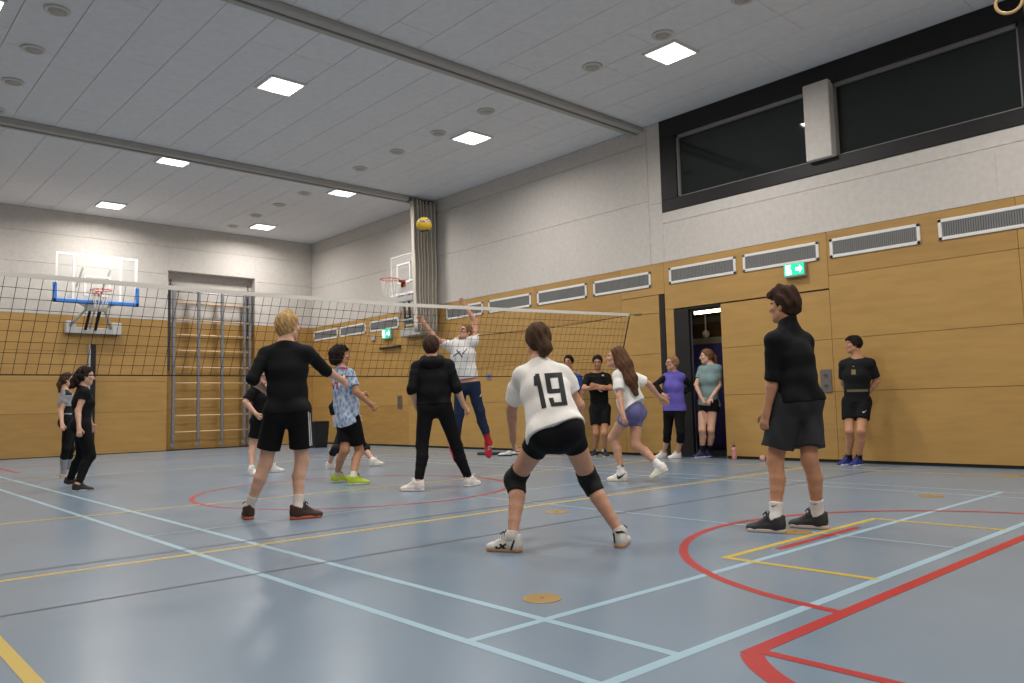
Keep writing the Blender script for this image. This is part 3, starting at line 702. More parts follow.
def nets(D, lo, h):
    s = D < 0
    n = np.array(D.shape)
    corner = [(i, j, k) for i in (0, 1) for j in (0, 1) for k in (0, 1)]
    cnt = np.zeros(n-1, np.int8)
    for c in corner: cnt += s[c[0]:n[0]-1+c[0], c[1]:n[1]-1+c[1], c[2]:n[2]-1+c[2]]
    I = np.argwhere((cnt > 0) & (cnt < 8))
    idx = np.full(n-1, -1, np.int64); idx[tuple(I.T)] = np.arange(len(I))
    val = [D[I[:, 0]+c[0], I[:, 1]+c[1], I[:, 2]+c[2]] for c in corner]
    acc = np.zeros((len(I), 3)); num = np.zeros(len(I))
    for a in range(8):
        for b in range(a+1, 8):
            if sum(abs(corner[a][i]-corner[b][i]) for i in range(3)) != 1: continue
            m = (val[a] < 0) != (val[b] < 0)
            t = val[a][m]/(val[a][m]-val[b][m])
            acc[m] += np.array(corner[a])+t[:, None]*(np.array(corner[b])-np.array(corner[a])); num[m] += 1
    V = lo+(I+acc/num[:, None])*h
    Fs = []
    for axx in range(3):
        o = [(axx+1) % 3, (axx+2) % 3]
        sl0 = [slice(None)]*3; sl1 = [slice(None)]*3; sl0[axx] = slice(0, -1); sl1[axx] = slice(1, None)
        ch = s[tuple(sl0)] != s[tuple(sl1)]; E = np.argwhere(ch)
        ok = (E[:, o[0]] > 0) & (E[:, o[1]] > 0) & (E[:, o[0]] < n[o[0]]-1) & (E[:, o[1]] < n[o[1]]-1); E = E[ok]
        ins = s[tuple(E.T)]
        q = []
        for d0, d1 in ((-1, -1), (0, -1), (0, 0), (-1, 0)):
            c = E.copy(); c[:, o[0]] += d0; c[:, o[1]] += d1; q.append(idx[tuple(c.T)])
        q = np.stack(q, 1); q[~ins] = q[~ins][:, ::-1]; Fs.append(q)
    return V, np.concatenate(Fs)
def skin(name, VF, mats, parent, mi=None):
    V, Fc = VF; o = origin(parent)
    me = bpy.data.meshes.new(name)
    me.vertices.add(len(V)); me.vertices.foreach_set('co', (V-np.array(o)).astype(np.float32).ravel())
    me.loops.add(4*len(Fc)); me.loops.foreach_set('vertex_index', Fc.astype(np.int32).ravel())
    me.polygons.add(len(Fc)); me.polygons.foreach_set('loop_start', np.arange(0, 4*len(Fc), 4, dtype=np.int32))
    for m in (mats if isinstance(mats, (list, tuple)) else [mats]): me.materials.append(m)
    if mi is not None: me.polygons.foreach_set('material_index', mi.astype(np.int32))
    me.polygons.foreach_set('use_smooth', np.ones(len(Fc), bool))
    me.update(); me.validate()
    return link(name, me, parent)
def folds(amp, seed, f=1.0):
    r = np.random.RandomState(seed); K = r.uniform(14, 34, (4, 3))*f*r.choice([-1, 1], (4, 3)); ph = r.uniform(0, 6, 4)
    def fn(X, Y, Z):
        v = 0
        for i in range(4): v = v+np.sin(K[i, 0]*X+K[i, 1]*Y+K[i, 2]*0.7*Z+ph[i])*(0.5 if i else 1)
        return amp*v/2
    return fn
def locks(amp, seed, f=90.):
    r = np.random.RandomState(seed); K = r.uniform(0.5, 1.0, (5, 3))*f*r.choice([-1, 1], (5, 3)); ph = r.uniform(0, 6, 5)
    def fn(X, Y, Z): return amp*sum(np.sin(K[i, 0]*X+K[i, 1]*Y+K[i, 2]*0.6*Z+ph[i]) for i in range(5))/2.5
    return fn

def decal(name, target, quads, m, parent, off=0.004, nsub=8):
    """Printed mark lying on the cloth: pixel quads from the photograph dropped onto the garment's surface."""
    me = target.data; o = origin(target)
    vs = [Vector(v.co)+o for v in me.vertices]; tree = BVHTree.FromPolygons(vs, [tuple(p.vertices) for p in me.polygons])
    mb = MB()
    for q in quads:
        q = np.array(q, float); pts = []; good = {}
        for i in range(nsub+1):
            for j in range(nsub+1):
                u, v = i/nsub, j/nsub; p = (1-u)*(1-v)*q[0]+u*(1-v)*q[1]+u*v*q[2]+(1-u)*v*q[3]
                d = nrm(ray(*p)); hit = tree.ray_cast(Vector(CAM), Vector(d))
                if hit[0] is not None:
                    good[(i, j)] = len(mb.v); nn = np.array(hit[1]); nn = nn if nn@d < 0 else -nn; mb.v.append(tuple(np.array(hit[0])+nn*off*0.6-d*off*0.4))
        for i in range(nsub):
            for j in range(nsub):
                c = [(i, j), (i+1, j), (i+1, j+1), (i, j+1)]
                if all(k in good for k in c): mb.f.append(tuple(good[k] for k in c)); mb.m.append(0)
    if mb.f: return mb.build(name, m, parent, True)

SKIN = {'light': (214, 168, 142), 'tan': (190, 138, 106), 'mid': (202, 152, 124), 'pale': (222, 182, 162)}
def skin_mats(tone):
    c = SKIN[tone]
    return [mat('skin_'+tone, c, 0.5, 0.35, noise=0.05, nscale=20), mat('lips_'+tone, (c[0]*0.86, c[1]*0.66, c[2]*0.64), 0.5), mat('eye_dark', (44, 32, 28), 0.25), mat('eye_white', (168, 150, 140), 0.4), mat('brow_'+tone, (78, 56, 42), 0.8)]

class Person: pass
def frame_at(root):
    away = nrm([root[0], root[1], 0]); right = np.array([away[1], -away[0], 0]); return away, right
def heading(root, deg):
    a, r = frame_at(root); t = math.radians(deg); return a*math.cos(t)+r*math.sin(t)
UP = np.array([0, 0, 1.])

def make_person(sp):
    """Solve the joints from the pose, grow the body and dress it."""
    P = Person(); S = sp.get('S', 1.0); fem = sp.get('fem', False); h = sp.get('h', 0.008)
    root = floor_pt(*sp['root']) if 'root' in sp else np.array(sp['pos'], float)
    root[2] = 0; away, right = frame_at(root)
    def pt(px, py, d=0.0):
        r = ray(px, py); rr = root+away*d; t = ((rr-CAM)@away)/(r@away); return CAM+r*t
    hw_s = sp.get('shw', 0.140 if fem else 0.166)*S; hw_h = (0.088 if fem else 0.092)*S
    J = {}; P.pt = pt
    def pair(key, hw):
        px, py, d, yaw, tilt = sp[key]; c = pt(px, py, d); f = heading(root, yaw); lat = np.cross(f, UP); t = math.radians(tilt)
        lat = lat*math.cos(t)+UP*math.sin(t); return c, lat, f
    sc, slat, sf = pair('sh', hw_s); hc, hlat, hf = pair('hp', hw_h)
    J['shL'], J['shR'] = sc-slat*hw_s, sc+slat*hw_s; J['hipL'], J['hipR'] = hc-hlat*hw_h, hc+hlat*hw_h
    if 'shL' in sp: J['shL'] = pt(*sp['shL'])
    if 'shR' in sp: J['shR'] = pt(*sp['shR'])
    report = []
    for s in 'LR':
        fx = sp['ft'+s]                      # (px, py of the ground under the ankle, heading, lift, pitch)
        if len(fx) > 5 or sp.get('airborne'): ank = pt(fx[0], fx[1], fx[5] if len(fx) > 5 else 0)
        else:
            g = floor_pt(fx[0], fx[1]); ank = g+UP*(0.088*S+fx[3])
            if fx[3] > 0: ank = g+UP*(0.088*S+fx[3])
        J['an'+s] = ank; J['fd'+s] = heading(root, fx[2]); J['fp'+s] = fx[4]
        px, py, sg = sp['kn'+s]; hip = J['hip'+s]; best = None
        dh, da = (hip-root)@away, (ank-root)@away
        for d in np.linspace(min(dh, da)-0.5, max(dh, da)+0.5, 161):
            k = pt(px, py, d); c = (np.linalg.norm(k-hip)-0.435*S)**2+(np.linalg.norm(k-ank)-0.42*S)**2 + 0.004*(d-(dh+da)/2-0.12*sg)**2
            if sg and (d-(dh+da)/2)*sg < 0: c += 0.01
            if best is None or c < best[0]: best = (c, k)
        J['kn'+s] = best[1]; report += [np.linalg.norm(best[1]-hip)/S, np.linalg.norm(best[1]-ank)/S]
        px, py, sg = sp['el'+s][:3]; sh = J['sh'+s]; best = None; d0 = (sh-root)@away
        for d in np.linspace(d0-0.3, d0+0.3, 121):
            e = pt(px, py, d); c = (np.linalg.norm(e-sh)-0.285*S)**2+0.002*(d-d0-0.1*sg)**2
            if sg and (d-d0)*sg < 0: c += 0.01
            if best is None or c < best[0]: best = (c, e)
        J['el'+s] = e0 = best[1] if len(sp['el'+s]) < 4 else pt(px, py, sp['el'+s][3]); report += [np.linalg.norm(e0-sh)/S]
        px, py, sg = sp['wr'+s][:3]; best = None; d0 = (e0-root)@away
        for d in np.linspace(d0-0.27, d0+0.27, 121):
            e = pt(px, py, d); c = (np.linalg.norm(e-e0)-0.25*S)**2+0.002*(d-d0-0.1*sg)**2
            if sg and (d-d0)*sg < 0: c += 0.01
            if best is None or c < best[0]: best = (c, e)
        J['wr'+s] = best[1] if len(sp['wr'+s]) < 4 else pt(px, py, sp['wr'+s][3]); best = (0, J['wr'+s]); report += [np.linalg.norm(best[1]-e0)/S]
    hx, hy, hd, hyaw, hpit = sp['hd']; H = pt(hx, hy, hd); ff = heading(root, hyaw); tp = math.radians(hpit)
    hf3 = ff*math.cos(tp)+UP*math.sin(tp); hu = UP*math.cos(tp)-ff*math.sin(tp); hr = np.cross(hf3, hu)
    if 'roll' in sp:
        a = math.radians(sp['roll']); hr, hu = hr*math.cos(a)+hu*math.sin(a), hu*math.cos(a)-hr*math.sin(a)
    su = nrm(sc-hc); sf = nrm(np.cross(su, nrm(J['shR']-J['shL']))); hfw = nrm(np.cross(su, hlat))
    P.J, P.S, P.H, P.hf, P.hu, P.hr, P.sc, P.hc, P.su, P.sf, P.hfw, P.slat, P.hlat, P.root, P.fem, P.h, P.sp = J, S, H, hf3, hu, hr, sc, hc, su, sf, hfw, nrm(J['shR']-J['shL']), hlat, root, fem, h, sp
    P.hw_s, P.hw_h = hw_s, hw_h
    print('person', sp['label'][:34], 'root', np.round(root, 2), 'limbs(kn,sh,ua,fa)', np.round(report, 2), 'torso %.2f neck %.2f head z %.2f' % (np.linalg.norm(sc-hc)/S, np.linalg.norm(H-sc)/S, H[2]))
    t = thing('person', tuple(root), sp['label'], 'person'); P.ob = t
    body(P); 
    for c in sp['wear']: c(P)
    return P

def torso(F, P, e=0.0, low=0.05, flare=0.0, belly=0.0):
    """Pelvis, waist, chest and shoulder girdle; e inflates it for cloth."""
    S, hc, sc, su = P.S, P.hc, P.sc, P.su; L = np.linalg.norm(sc-hc); fem = P.fem
    w0, w1, w2, w3 = (0.158, 0.124, 0.142, 0.100) if fem else (0.152, 0.138, 0.162, 0.118)
    d0, d1, d2, d3 = (0.108, 0.090, 0.108, 0.075) if fem else (0.106, 0.098, 0.116, 0.080)
    m = P.sp.get('bulk', 1.0); w0, w1, w2, w3, d0, d1, d2, d3 = [v*m for v in (w0, w1, w2, w3, d0, d1, d2, d3)]
    A = hc-su*low*S; B = hc+su*0.30*L; C = hc+su*0.68*L; Dp = hc+su*0.93*L; lat1 = nrm(P.hlat+P.slat)
    F.trunk(A, B, P.hlat, w0*S+e+flare, d0*S+e+flare, w1*S+e+belly, d1*S+e+belly, 0.05)
    F.trunk(B, C, lat1, w1*S+e+belly, d1*S+e+belly, w2*S+e, d2*S+e, 0.05)
    F.trunk(C, Dp, P.slat, w2*S+e, d2*S+e, w3*S+e, d3*S+e, 0.05)
    nb = sc+su*0.062*S
    for s in 'LR':
        F.cone(nb-P.sf*0.012, P.J['sh'+s]-su*0.016, 0.040*S+e*0.7, 0.046*S+e*0.7, 0.05)
        F.cone(sc-su*0.07*S, P.J['sh'+s]-su*0.03, 0.085*S, 0.05*S+e*0.8, 0.05)
    if fem:
        for sg in (-1, 1): F.ball(hc+su*0.64*L+P.slat*sg*0.066*S+P.sf*0.085*S, np.array([P.slat, P.sf, su]), np.array([0.054, 0.044, 0.054])*S+e*0.6, 0.05)
def buttocks(F, P, e=0.0):
    for s in 'LR': F.ball(P.J['hip'+s]-P.hfw*0.045*P.S-P.su*0.02*P.S, np.array([P.hlat, P.hfw, P.su]), np.array([0.088, 0.086, 0.10])*P.S*(1.04 if P.fem else 0.96)+e, 0.04)
def thigh(F, P, s, e0=0.0, e1=0.0, t1=1.0, cut=False, k=0.035):
    a, b = P.J['hip'+s], P.J['kn'+s]; S = P.S; r0 = (0.090 if P.fem else 0.086)*S; r1 = 0.056*S; u = nrm(b-a)
    q = a+(b-a)*t1; clip = [(q, u)] if cut else None
    F.cone(a, q+(u*0.03 if cut else 0), r0+e0, r0+(r1-r0)*t1+e1, k, clip)
def shin(F, P, s, e=0.0, t0=0.0, t1=1.0, cut0=False, cut1=False, k=0.03, kneecap=True):
    a, b = P.J['kn'+s], P.J['an'+s]; S = P.S; u = nrm(b-a); th = nrm(a-P.J['hip'+s]); bk = nrm(P.J['fd'+s])*-1; bk = nrm(bk-u*(bk@u))
    def r(t): return np.interp(t, [0, 0.12, 0.32, 0.7, 1.0], [0.053, 0.052, 0.055, 0.040, 0.034])*S
    def pt(t): return a+(b-a)*t+bk*np.interp(t, [0, 0.3, 0.7, 1], [0, 0.018, 0.006, 0])*S
    ts = [t for t in (0, 0.15, 0.32, 0.5, 0.72, 1.0)]
    ts = sorted(set([t0, t1]+[t for t in ts if t0 < t < t1]))
    clip = []
    if cut0: clip.append((pt(t0), -u))
    if cut1: clip.append((pt(t1), u))
    for i in range(len(ts)-1):
        p, q = pt(ts[i]), pt(ts[i+1])
        F.cone(p, q, r(ts[i])+e, r(ts[i+1])+e, 0.010 if i else k, clip or None)
def upper_arm(F, P, s, e0=0.0, e1=0.0, t1=1.0, cut=False, k=0.035):
    a, b = P.J['sh'+s], P.J['el'+s]; S = P.S*(0.9 if P.fem else 1.0); u = nrm(b-a); q = a+(b-a)*t1; a_ = a+(b-a)*0.08-P.su*0.012
    F.cone(a_, a+(b-a)*min(t1, 0.4), 0.049*S+e0*0.8, 0.048*S+e0+(e1-e0)*0.4, k, [(q, u)] if cut else None)
    if t1 > 0.4: F.cone(a+(b-a)*0.4, q+(u*0.02 if cut else 0), 0.049*S+e0+(e1-e0)*0.4, (0.049+(0.038-0.049)*(t1-0.4)/0.6)*S+e1, 0.012, [(q, u)] if cut else None)
def fore_arm(F, P, s, e=0.0, t1=1.0, cut=False, k=0.03):
    a, b = P.J['el'+s], P.J['wr'+s]; S = P.S*(0.9 if P.fem else 1.0); u = nrm(b-a); q = a+(b-a)*t1
    m = a+(b-a)*min(0.28, t1); cl = [(q, u)] if cut else None
    F.cone(a, m, 0.038*S+e, 0.042*S+e, k, cl)
    if t1 > 0.28: F.cone(m, q+(u*0.02 if cut else 0), 0.042*S+e, np.interp(t1, [0.28, 1], [0.042, 0.026])*S+e, 0.010, cl)
def hand(F, P, s):
    J = P.J; S = P.S*(0.92 if P.fem else 1.0); w = J['wr'+s]; fa = nrm(w-J['el'+s]); hs = P.sp.get('hand'+s, {})
    y = nrm(fa+sum((v*a for v, a in zip(hs.get('bend', (0, 0, 0)), (P.slat, P.sf, UP))), np.zeros(3)))
    inward = P.slat*(1 if s == 'L' else -1)
    n = inward if 'palm' not in hs else sum(v*a for v, a in zip(hs['palm'], (P.slat, P.sf, UP)))
    n = nrm(n-y*(n@y)); x = np.cross(y, n)
    if x@P.sf < 0 and 'thumb' not in hs: x = -x
    if 'thumb' in hs:
        tv = sum(v*a for v, a in zip(hs['thumb'], (P.slat, P.sf, UP)))
        if x@tv < 0: x = -x
    curl = hs.get('curl', 0.35); spread = hs.get('spread', 1.0)
    F.cone(w-fa*0.02, w+y*0.02*S, 0.025*S, 0.025*S, 0.02)
    F.trunk(w+y*0.012*S, w+y*0.082*S, x, 0.029*S, 0.017*S, 0.038*S, 0.0135*S, 0.015)
    for off, ln in ((0.030, 0.074), (0.0105, 0.083), (-0.009, 0.077), (-0.0275, 0.060)):
        p = w+y*0.084*S+x*off*S; d = nrm(y+x*off*4*spread); ang = 0
        for k, (fr, bd) in enumerate(((0.45, 60), (0.31, 75), (0.24, 45))):
            ang += math.radians(bd*curl+5); dd = d*math.cos(ang)+n*math.sin(ang)
            q = p+dd*ln*fr*S; F.cone(p, q, (0.0098-0.0009*k)*S, (0.0092-0.001*k)*S, 0.005); p = q
    b = w+y*0.022*S+x*0.028*S; m = b+nrm(y*0.6+x*(0.8-0.4*curl)+n*0.35*curl)*0.044*S; F.cone(b, m, 0.015*S, 0.0115*S, 0.012)
    m2 = m+nrm(y*0.9+x*(0.35-0.5*curl)+n*0.7*curl)*0.033*S; F.cone(m, m2, 0.0112*S, 0.0085*S, 0.006)
def head(F, P):
    S = P.S; c, f, r, u = P.H, P.hf, P.hr, P.hu; A = np.array([r, f, u])
    L = lambda x, y, z: c+(r*x+f*y+u*z)*S
    F.ball(L(0, -0.012, 0.026), A, np.array([0.075, 0.094, 0.087])*S, 0.03)
    F.ball(L(0, 0.026, -0.035), A, np.array([0.058, 0.066, 0.082])*S, 0.03)
    F.cone(L(-0.045, 0.005, -0.06), L(-0.014, 0.066, -0.096), 0.024*S, 0.020*S, 0.025)
    F.cone(L(0.045, 0.005, -0.06), L(0.014, 0.066, -0.096), 0.024*S, 0.020*S, 0.025)
    F.cone(L(0, 0.088, 0.014), L(0, 0.109, -0.026), 0.009*S, 0.013*S, 0.012)
    F.cone(L(-0.036, 0.075, 0.026), L(0.036, 0.075, 0.026), 0.013*S, 0.013*S, 0.018)
    F.cone(L(-0.016, 0.084, -0.060), L(0.016, 0.084, -0.060), 0.0105*S, 0.0105*S, 0.01)
    for sg in (-1, 1):
        F.ball(L(sg*0.047, 0.062, -0.018), A, np.array([0.02, 0.02, 0.018])*S, 0.02)
        F.ball(L(sg*0.078, -0.012, -0.006), A, np.array([0.010, 0.020, 0.032])*S, 0.008)
        F.ball(L(sg*0.031, 0.0775, 0.004), A, np.array([0.014, 0.011, 0.009])*S, 0.004)
def neck(F, P, e=0.0):
    S = P.S; a = P.sc+P.su*0.02*S-P.sf*0.006*S; b = P.H-P.hu*0.055*S-P.hf*0.022*S
    r = (0.050 if P.fem else 0.058)*S+e; F.cone(a, b, r*1.08, r, 0.035)
def body(P):
    F = Field(); torso(F, P, low=-0.035); buttocks(F, P, -0.006); neck(F, P); head(F, P)
    for s in 'LR':
        thigh(F, P, s); shin(F, P, s); upper_arm(F, P, s); fore_arm(F, P, s); hand(F, P, s)
        g = P.J['an'+s]-UP*0.0; fd = foot_frame(P, s); F.cone(P.J['an'+s], P.J['an'+s]+fd[0]*0.06*P.S-fd[1]*0.055*P.S, 0.035*P.S, 0.024*P.S, 0.03)
    V, Fc = F.mesh(P.h)
    c = V[Fc].mean(1)-P.H; S = P.S; x, y, z = c@P.hr/S, c@P.hf/S, c@P.hu/S
    mi = np.zeros(len(Fc), int)
    near = (np.abs(x) < 0.09) & (y > 0.055) & (np.abs(z) < 0.13)
    mi[near & (((x/0.025)**2+((z+0.060)/0.0105)**2) < 1) & (y > 0.075)] = 1
    for sg in (-1, 1):
        e = ((x-sg*0.031)/0.0130)**2+((z-0.004)/0.0062)**2 < 1; mi[near & e] = 3
        e = ((x-sg*0.031)/0.0078)**2+((z-0.004)/0.0078)**2 < 1; mi[near & e] = 2
        e = ((x-sg*0.033)/0.024)**2+((z-0.027+0.05*(x*sg-0.033)**2/0.01)/0.006)**2 < 1; mi[near & e] = 4
    P.body = skin('body', (V, Fc), skin_mats(P.sp.get('tone', 'mid')), P.ob, mi)

def foot_frame(P, s):
    fd = nrm(P.J['fd'+s]); p = math.radians(P.J['fp'+s])        # pitch < 0 points the toe down
    f = fd*math.cos(p)+UP*math.sin(p); u = UP*math.cos(p)-fd*math.sin(p); return f, u, np.cross(f, u)
def shoes(rgb, sole=(226, 224, 220), lace=(232, 230, 226), sole2=None, size=1.0, high=0.0):
    def fn(P):
        up = mat('shoe_%d_%d_%d' % rgb, rgb, 0.6, noise=0.05, nscale=30); so = mat('sole_%d_%d_%d' % sole, sole, 0.6); la = mat('lace_%d_%d_%d' % lace, lace, 0.7)
        P.shoe = {}
        for s in 'LR':
            S = P.S*size*(0.93 if P.fem else 1.0); f, u, l = foot_frame(P, s); g = P.J['an'+s]-u*0.088*P.S
            L = lambda x, y, z: g+(l*x+f*y+u*z)*S
            F = Field(); A = np.array([l, f, u])
            F.ball(L(0, -0.020, 0.052), A, np.array([0.038, 0.045, 0.056])*S, 0.02)
            F.trunk(L(0, 0.0, 0.048), L(0, 0.135, 0.030), l, 0.040*S, 0.056*S, 0.046*S, 0.033*S, 0.03)
            F.ball(L(0.003, 0.155, 0.026), A, np.array([0.045, 0.054, 0.032])*S, 0.025)
            F.cone(L(0, 0.0, 0.05), L(0, -0.002, 0.095+high), 0.046*S, 0.048*S, 0.02, [(L(0, 0.0, 0.104+high), nrm(u*1.0+f*0.28))])
            F.trunk(L(0, 0.040, 0.100), L(0, 0.112, 0.062), l, 0.032*S, 0.024*S, 0.028*S, 0.015*S, 0.02)
            F.cone(L(0, 0.045, 0.105), L(0, 0.030, 0.138), 0.020*S, 0.015*S, 0.015); F.cone(L(0, -0.048, 0.06), L(0, -0.056, 0.112), 0.016*S, 0.012*S, 0.02)
            h = min(P.h, 0.007)
            sh = skin('shoe', F.mesh(h, cuts=[(L(0, 0, 0.012), -u)]), up, P.ob); P.shoe[s] = sh
            F = Field(); F.trunk(L(0, -0.025, 0.012), L(0, 0.155, 0.012), l, 0.042*S, 0.045*S, 0.050*S, 0.045*S, 0.03)
            skin('sole', F.mesh(h*0.8, cuts=[(L(0, 0, 0.0005), -u), (L(0, 0, 0.026), u)]), so, sh)
            b = MB()
            for k in range(4):
                y = 0.056+0.019*k; z = 0.121-0.0155*k
                b.tube([L(-0.030, y-0.004, z-0.016), L(-0.012, y, z), L(0.012, y+0.004, z), L(0.030, y+0.008, z-0.016)], 0.0042*S, 6)
            b.tube([L(0.0, 0.062, 0.124), L(0.026, 0.062, 0.142), L(0.040, 0.074, 0.122)], 0.0045*S, 6); b.tube([L(0.0, 0.062, 0.124), L(-0.026, 0.062, 0.142), L(-0.040, 0.074, 0.122)], 0.0045*S, 6)
            b.build('laces', la, sh, True)
    return fn
def socks(rgb, top=0.72, e=0.006):
    def fn(P):
        P.sock = {}
        for s in 'LR':
            F = Field(); shin(F, P, s, e, top, 1.0, cut0=True); fo = foot_frame(P, s); F.cone(P.J['an'+s], P.J['an'+s]+fo[0]*0.05*P.S-fo[1]*0.05*P.S, 0.036*P.S+e, 0.026*P.S+e*0.5, 0.03); P.sock[s] = skin('sock', F.mesh(min(P.h, 0.007)), mat('sock_%d_%d_%d' % rgb, rgb, 0.85, bump=0.2, bscale=200), P.ob)
    return fn
def pads(rgb, rng=(0.86, 0.16)):
    def fn(P):
        for s in 'LR':
            F = Field(); a, b = P.J['hip'+s], P.J['kn'+s]; q = a+(b-a)*rng[0]; u = nrm(b-a); c, d = P.J['kn'+s], P.J['an'+s]; v = nrm(d-c); q2 = c+(d-c)*rng[1]
            r = 0.066*P.S
            F.cone(q-u*0.03, c, r+0.008, r, 0.03); shin(F, P, s, 0.011, 0.0, rng[1]+0.08); fw = nrm(P.J['fd'+s]); F.ball(c+fw*0.02, np.array([fw, np.cross(fw, v), v]), np.array([0.058, 0.058, 0.075])*P.S, 0.03)
            skin('knee_pad', F.mesh(P.h, noise=folds(0.0015, 3, 3), cuts=[(q, -u), (q2, v)]), mat('pad_%d_%d_%d' % rgb, rgb, 0.8), P.ob)
    return fn
def top(rgb, slL=0.55, slR=None, hem=0.10, e=0.014, es=0.02, name='shirt', m=None, flare=0.01, seed=1, belly=0.0, amp=0.004, collar=0.0, hemtilt=0.0, hemfwd=0.0, sleeve2=None, standc=0.0):
    """Upper garment: slL/slR run 0..1 along the upper arm and 1..2 along the forearm."""
    sr = slL if slR is None else slR
    def fn(P):
        F = Field(); torso(F, P, e, low=hem+0.06, flare=flare, belly=belly)
        hq = P.hc-P.su*hem*P.S; hn = -P.su+P.hlat*hemtilt+P.hfw*hemfwd
        if hem > -0.07: buttocks(F, P, max(e*0.75+flare*0.5, 0.022))
        for s, t in (('L', slL), ('R', sr)):
            if t <= 0: continue
            if t <= 1: upper_arm(F, P, s, e, es, t, True)
            else: upper_arm(F, P, s, e, es*0.8); fore_arm(F, P, s, es*0.8, t-1, True)
        if standc > 0: neck(F, P, e*0.6)
        cn = nrm(P.su*1.0+P.sf*0.30); cq = P.sc+P.su*(0.072+collar+standc)*P.S
        mm = m or mat('%s_%d_%d_%d' % ((name,)+tuple(rgb)), rgb, 0.8, 0.2, noise=0.04, nscale=12, bump=0.15, bscale=260)
        P.top = skin(name, F.mesh(P.h, noise=folds(amp, seed), cuts=[(hq, nrm(hn)), (cq, cn)]), mm, P.ob)
    return fn
def bottom(rgb, leg=0.55, e=0.010, eh=0.03, waist=0.10, name='shorts', m=None, amp=0.003, seed=2, es=0.012, k=0.035, cuff=True):
    def fn(P):
        F = Field(); S = P.S; hc, su = P.hc, P.su; L = np.linalg.norm(P.sc-P.hc); w0, d0 = (0.158, 0.108) if P.fem else (0.152, 0.106); m_ = P.sp.get('bulk', 1.0)
        F.trunk(hc-su*0.035*S, hc+su*(waist+0.05)*S, P.hlat, w0*m_*S+e, d0*m_*S+e, (w0-0.018)*m_*S+e, (d0-0.008)*m_*S+e, 0.04); buttocks(F, P, e)
        for s in 'LR':
            if leg <= 1: thigh(F, P, s, e+0.004, eh, leg, True, k)
            else:
                thigh(F, P, s, e+0.004, es); shin(F, P, s, es, 0.0, leg-1, False, True)
        mm = m or mat('%s_%d_%d_%d' % ((name,)+tuple(rgb)), rgb, 0.8, 0.2, noise=0.04, nscale=12)
        P.bot = skin(name, F.mesh(P.h, noise=folds(amp, seed), cuts=[(hc+su*waist*S, su)]), mm, P.ob)
    return fn
def hair(rgb, style='short', seed=5, front=0.06, vol=0.016, amp=0.004, f=95., extra=None, nape=-0.06, fringe=0.0):
    """Cap of hair grown over the skull; extra strands are cones given in the head's own axes."""
    def fn(P):
        S = P.S; c, fx, r, u = P.H, P.hf, P.hr, P.hu; A = np.array([r, fx, u]); L = lambda x, y, z: c+(r*x+fx*y+u*z)*S
        F = Field()
        F.ball(L(0, -0.014, 0.030), A, np.array([0.076+vol, 0.095+vol, 0.088+vol])*S, 0.02, [(L(0, front, 0.045), nrm(fx*1.0-u*0.55))])
        F.ball(L(0, -0.046, 0.0), A, np.array([0.068+vol*0.6, 0.056+vol*0.8, 0.025-nape])*S, 0.03)
        for sg in (-1, 1): F.cone(L(sg*0.070, -0.005, 0.03), L(sg*0.072, -0.015, -0.010), 0.014*S, 0.009*S, 0.02)
        if fringe > 0:
            for k in range(5): F.cone(L(-0.05+0.025*k, 0.045, 0.098), L(-0.054+0.027*k, 0.082+fringe*0.15, 0.066+0.012*(k % 2)), (0.018+fringe*0.15)*S, 0.010*S, 0.02)
        for e in P.sp.get('hair_px', []): F.cone(P.pt(*e[0]), P.pt(*e[1]), e[2], e[3], 0.03)
        for e in (extra or []):
            F.cone(L(*e[0]), L(*e[1]), e[2]*S, e[3]*S, 0.02)
        m = mat('hair_%d_%d_%d' % rgb, rgb, 0.7, 0.12, noise=0.30, nscale=42, stretch=(1, 1, 0.35), bump=0.5, bscale=150)
        P.hair = skin('hair', F.mesh(min(P.h, 0.006), noise=locks(amp, seed, f)), m, P.ob)
    return fn
def glasses(P):
    S = P.S; L = lambda x, y, z: P.H+(P.hr*x+P.hf*y+P.hu*z)*S; b = MB()
    for sg in (-1, 1):
        b.ring(L(sg*0.034, 0.098, 0.003), P.hf, 0.022*S, 0.0022*S, 20, 6); b.tube([L(sg*0.056, 0.096, 0.008), L(sg*0.082, 0.0, 0.006)], 0.0022*S, 6)
    b.tube([L(-0.012, 0.102, 0.006), L(0.012, 0.102, 0.006)], 0.0022*S, 6)
    b.build('glasses', mat('glasses_dark', (40, 32, 30), 0.4), P.ob, True)
def ribbon(name, rgb, part, quads, w=0.004):
    def fn(P):
        tgt = {'top': lambda: P.top, 'bot': lambda: P.bot, 'shoeL': lambda: P.shoe['L'], 'shoeR': lambda: P.shoe['R'], 'sockL': lambda: P.sock['L'], 'sockR': lambda: P.sock['R']}[part]()
        decal(name, tgt, quads, mat('print_%d_%d_%d' % rgb, rgb, 0.7), tgt, w)
    return fn
def swoosh(cx, cy, w, flip=1, up=0.45):
    """Curved tick mark in pixel quads."""
    pts = [(-0.5, 0.05, 0.16), (-0.40, 0.22, 0.17), (-0.2, 0.20, 0.13), (0.1, 0.02, 0.08), (0.5, -0.28, 0.01)]
    q = []
    for a, b in zip(pts[:-1], pts[1:]):
        q.append([(cx+flip*a[0]*w, cy+(a[1]-a[2])*w*up/0.45), (cx+flip*b[0]*w, cy+(b[1]-b[2])*w*up/0.45), (cx+flip*b[0]*w, cy+(b[1]+b[2])*w*up/0.45), (cx+flip*a[0]*w, cy+(a[1]+a[2])*w*up/0.45)])
    return q

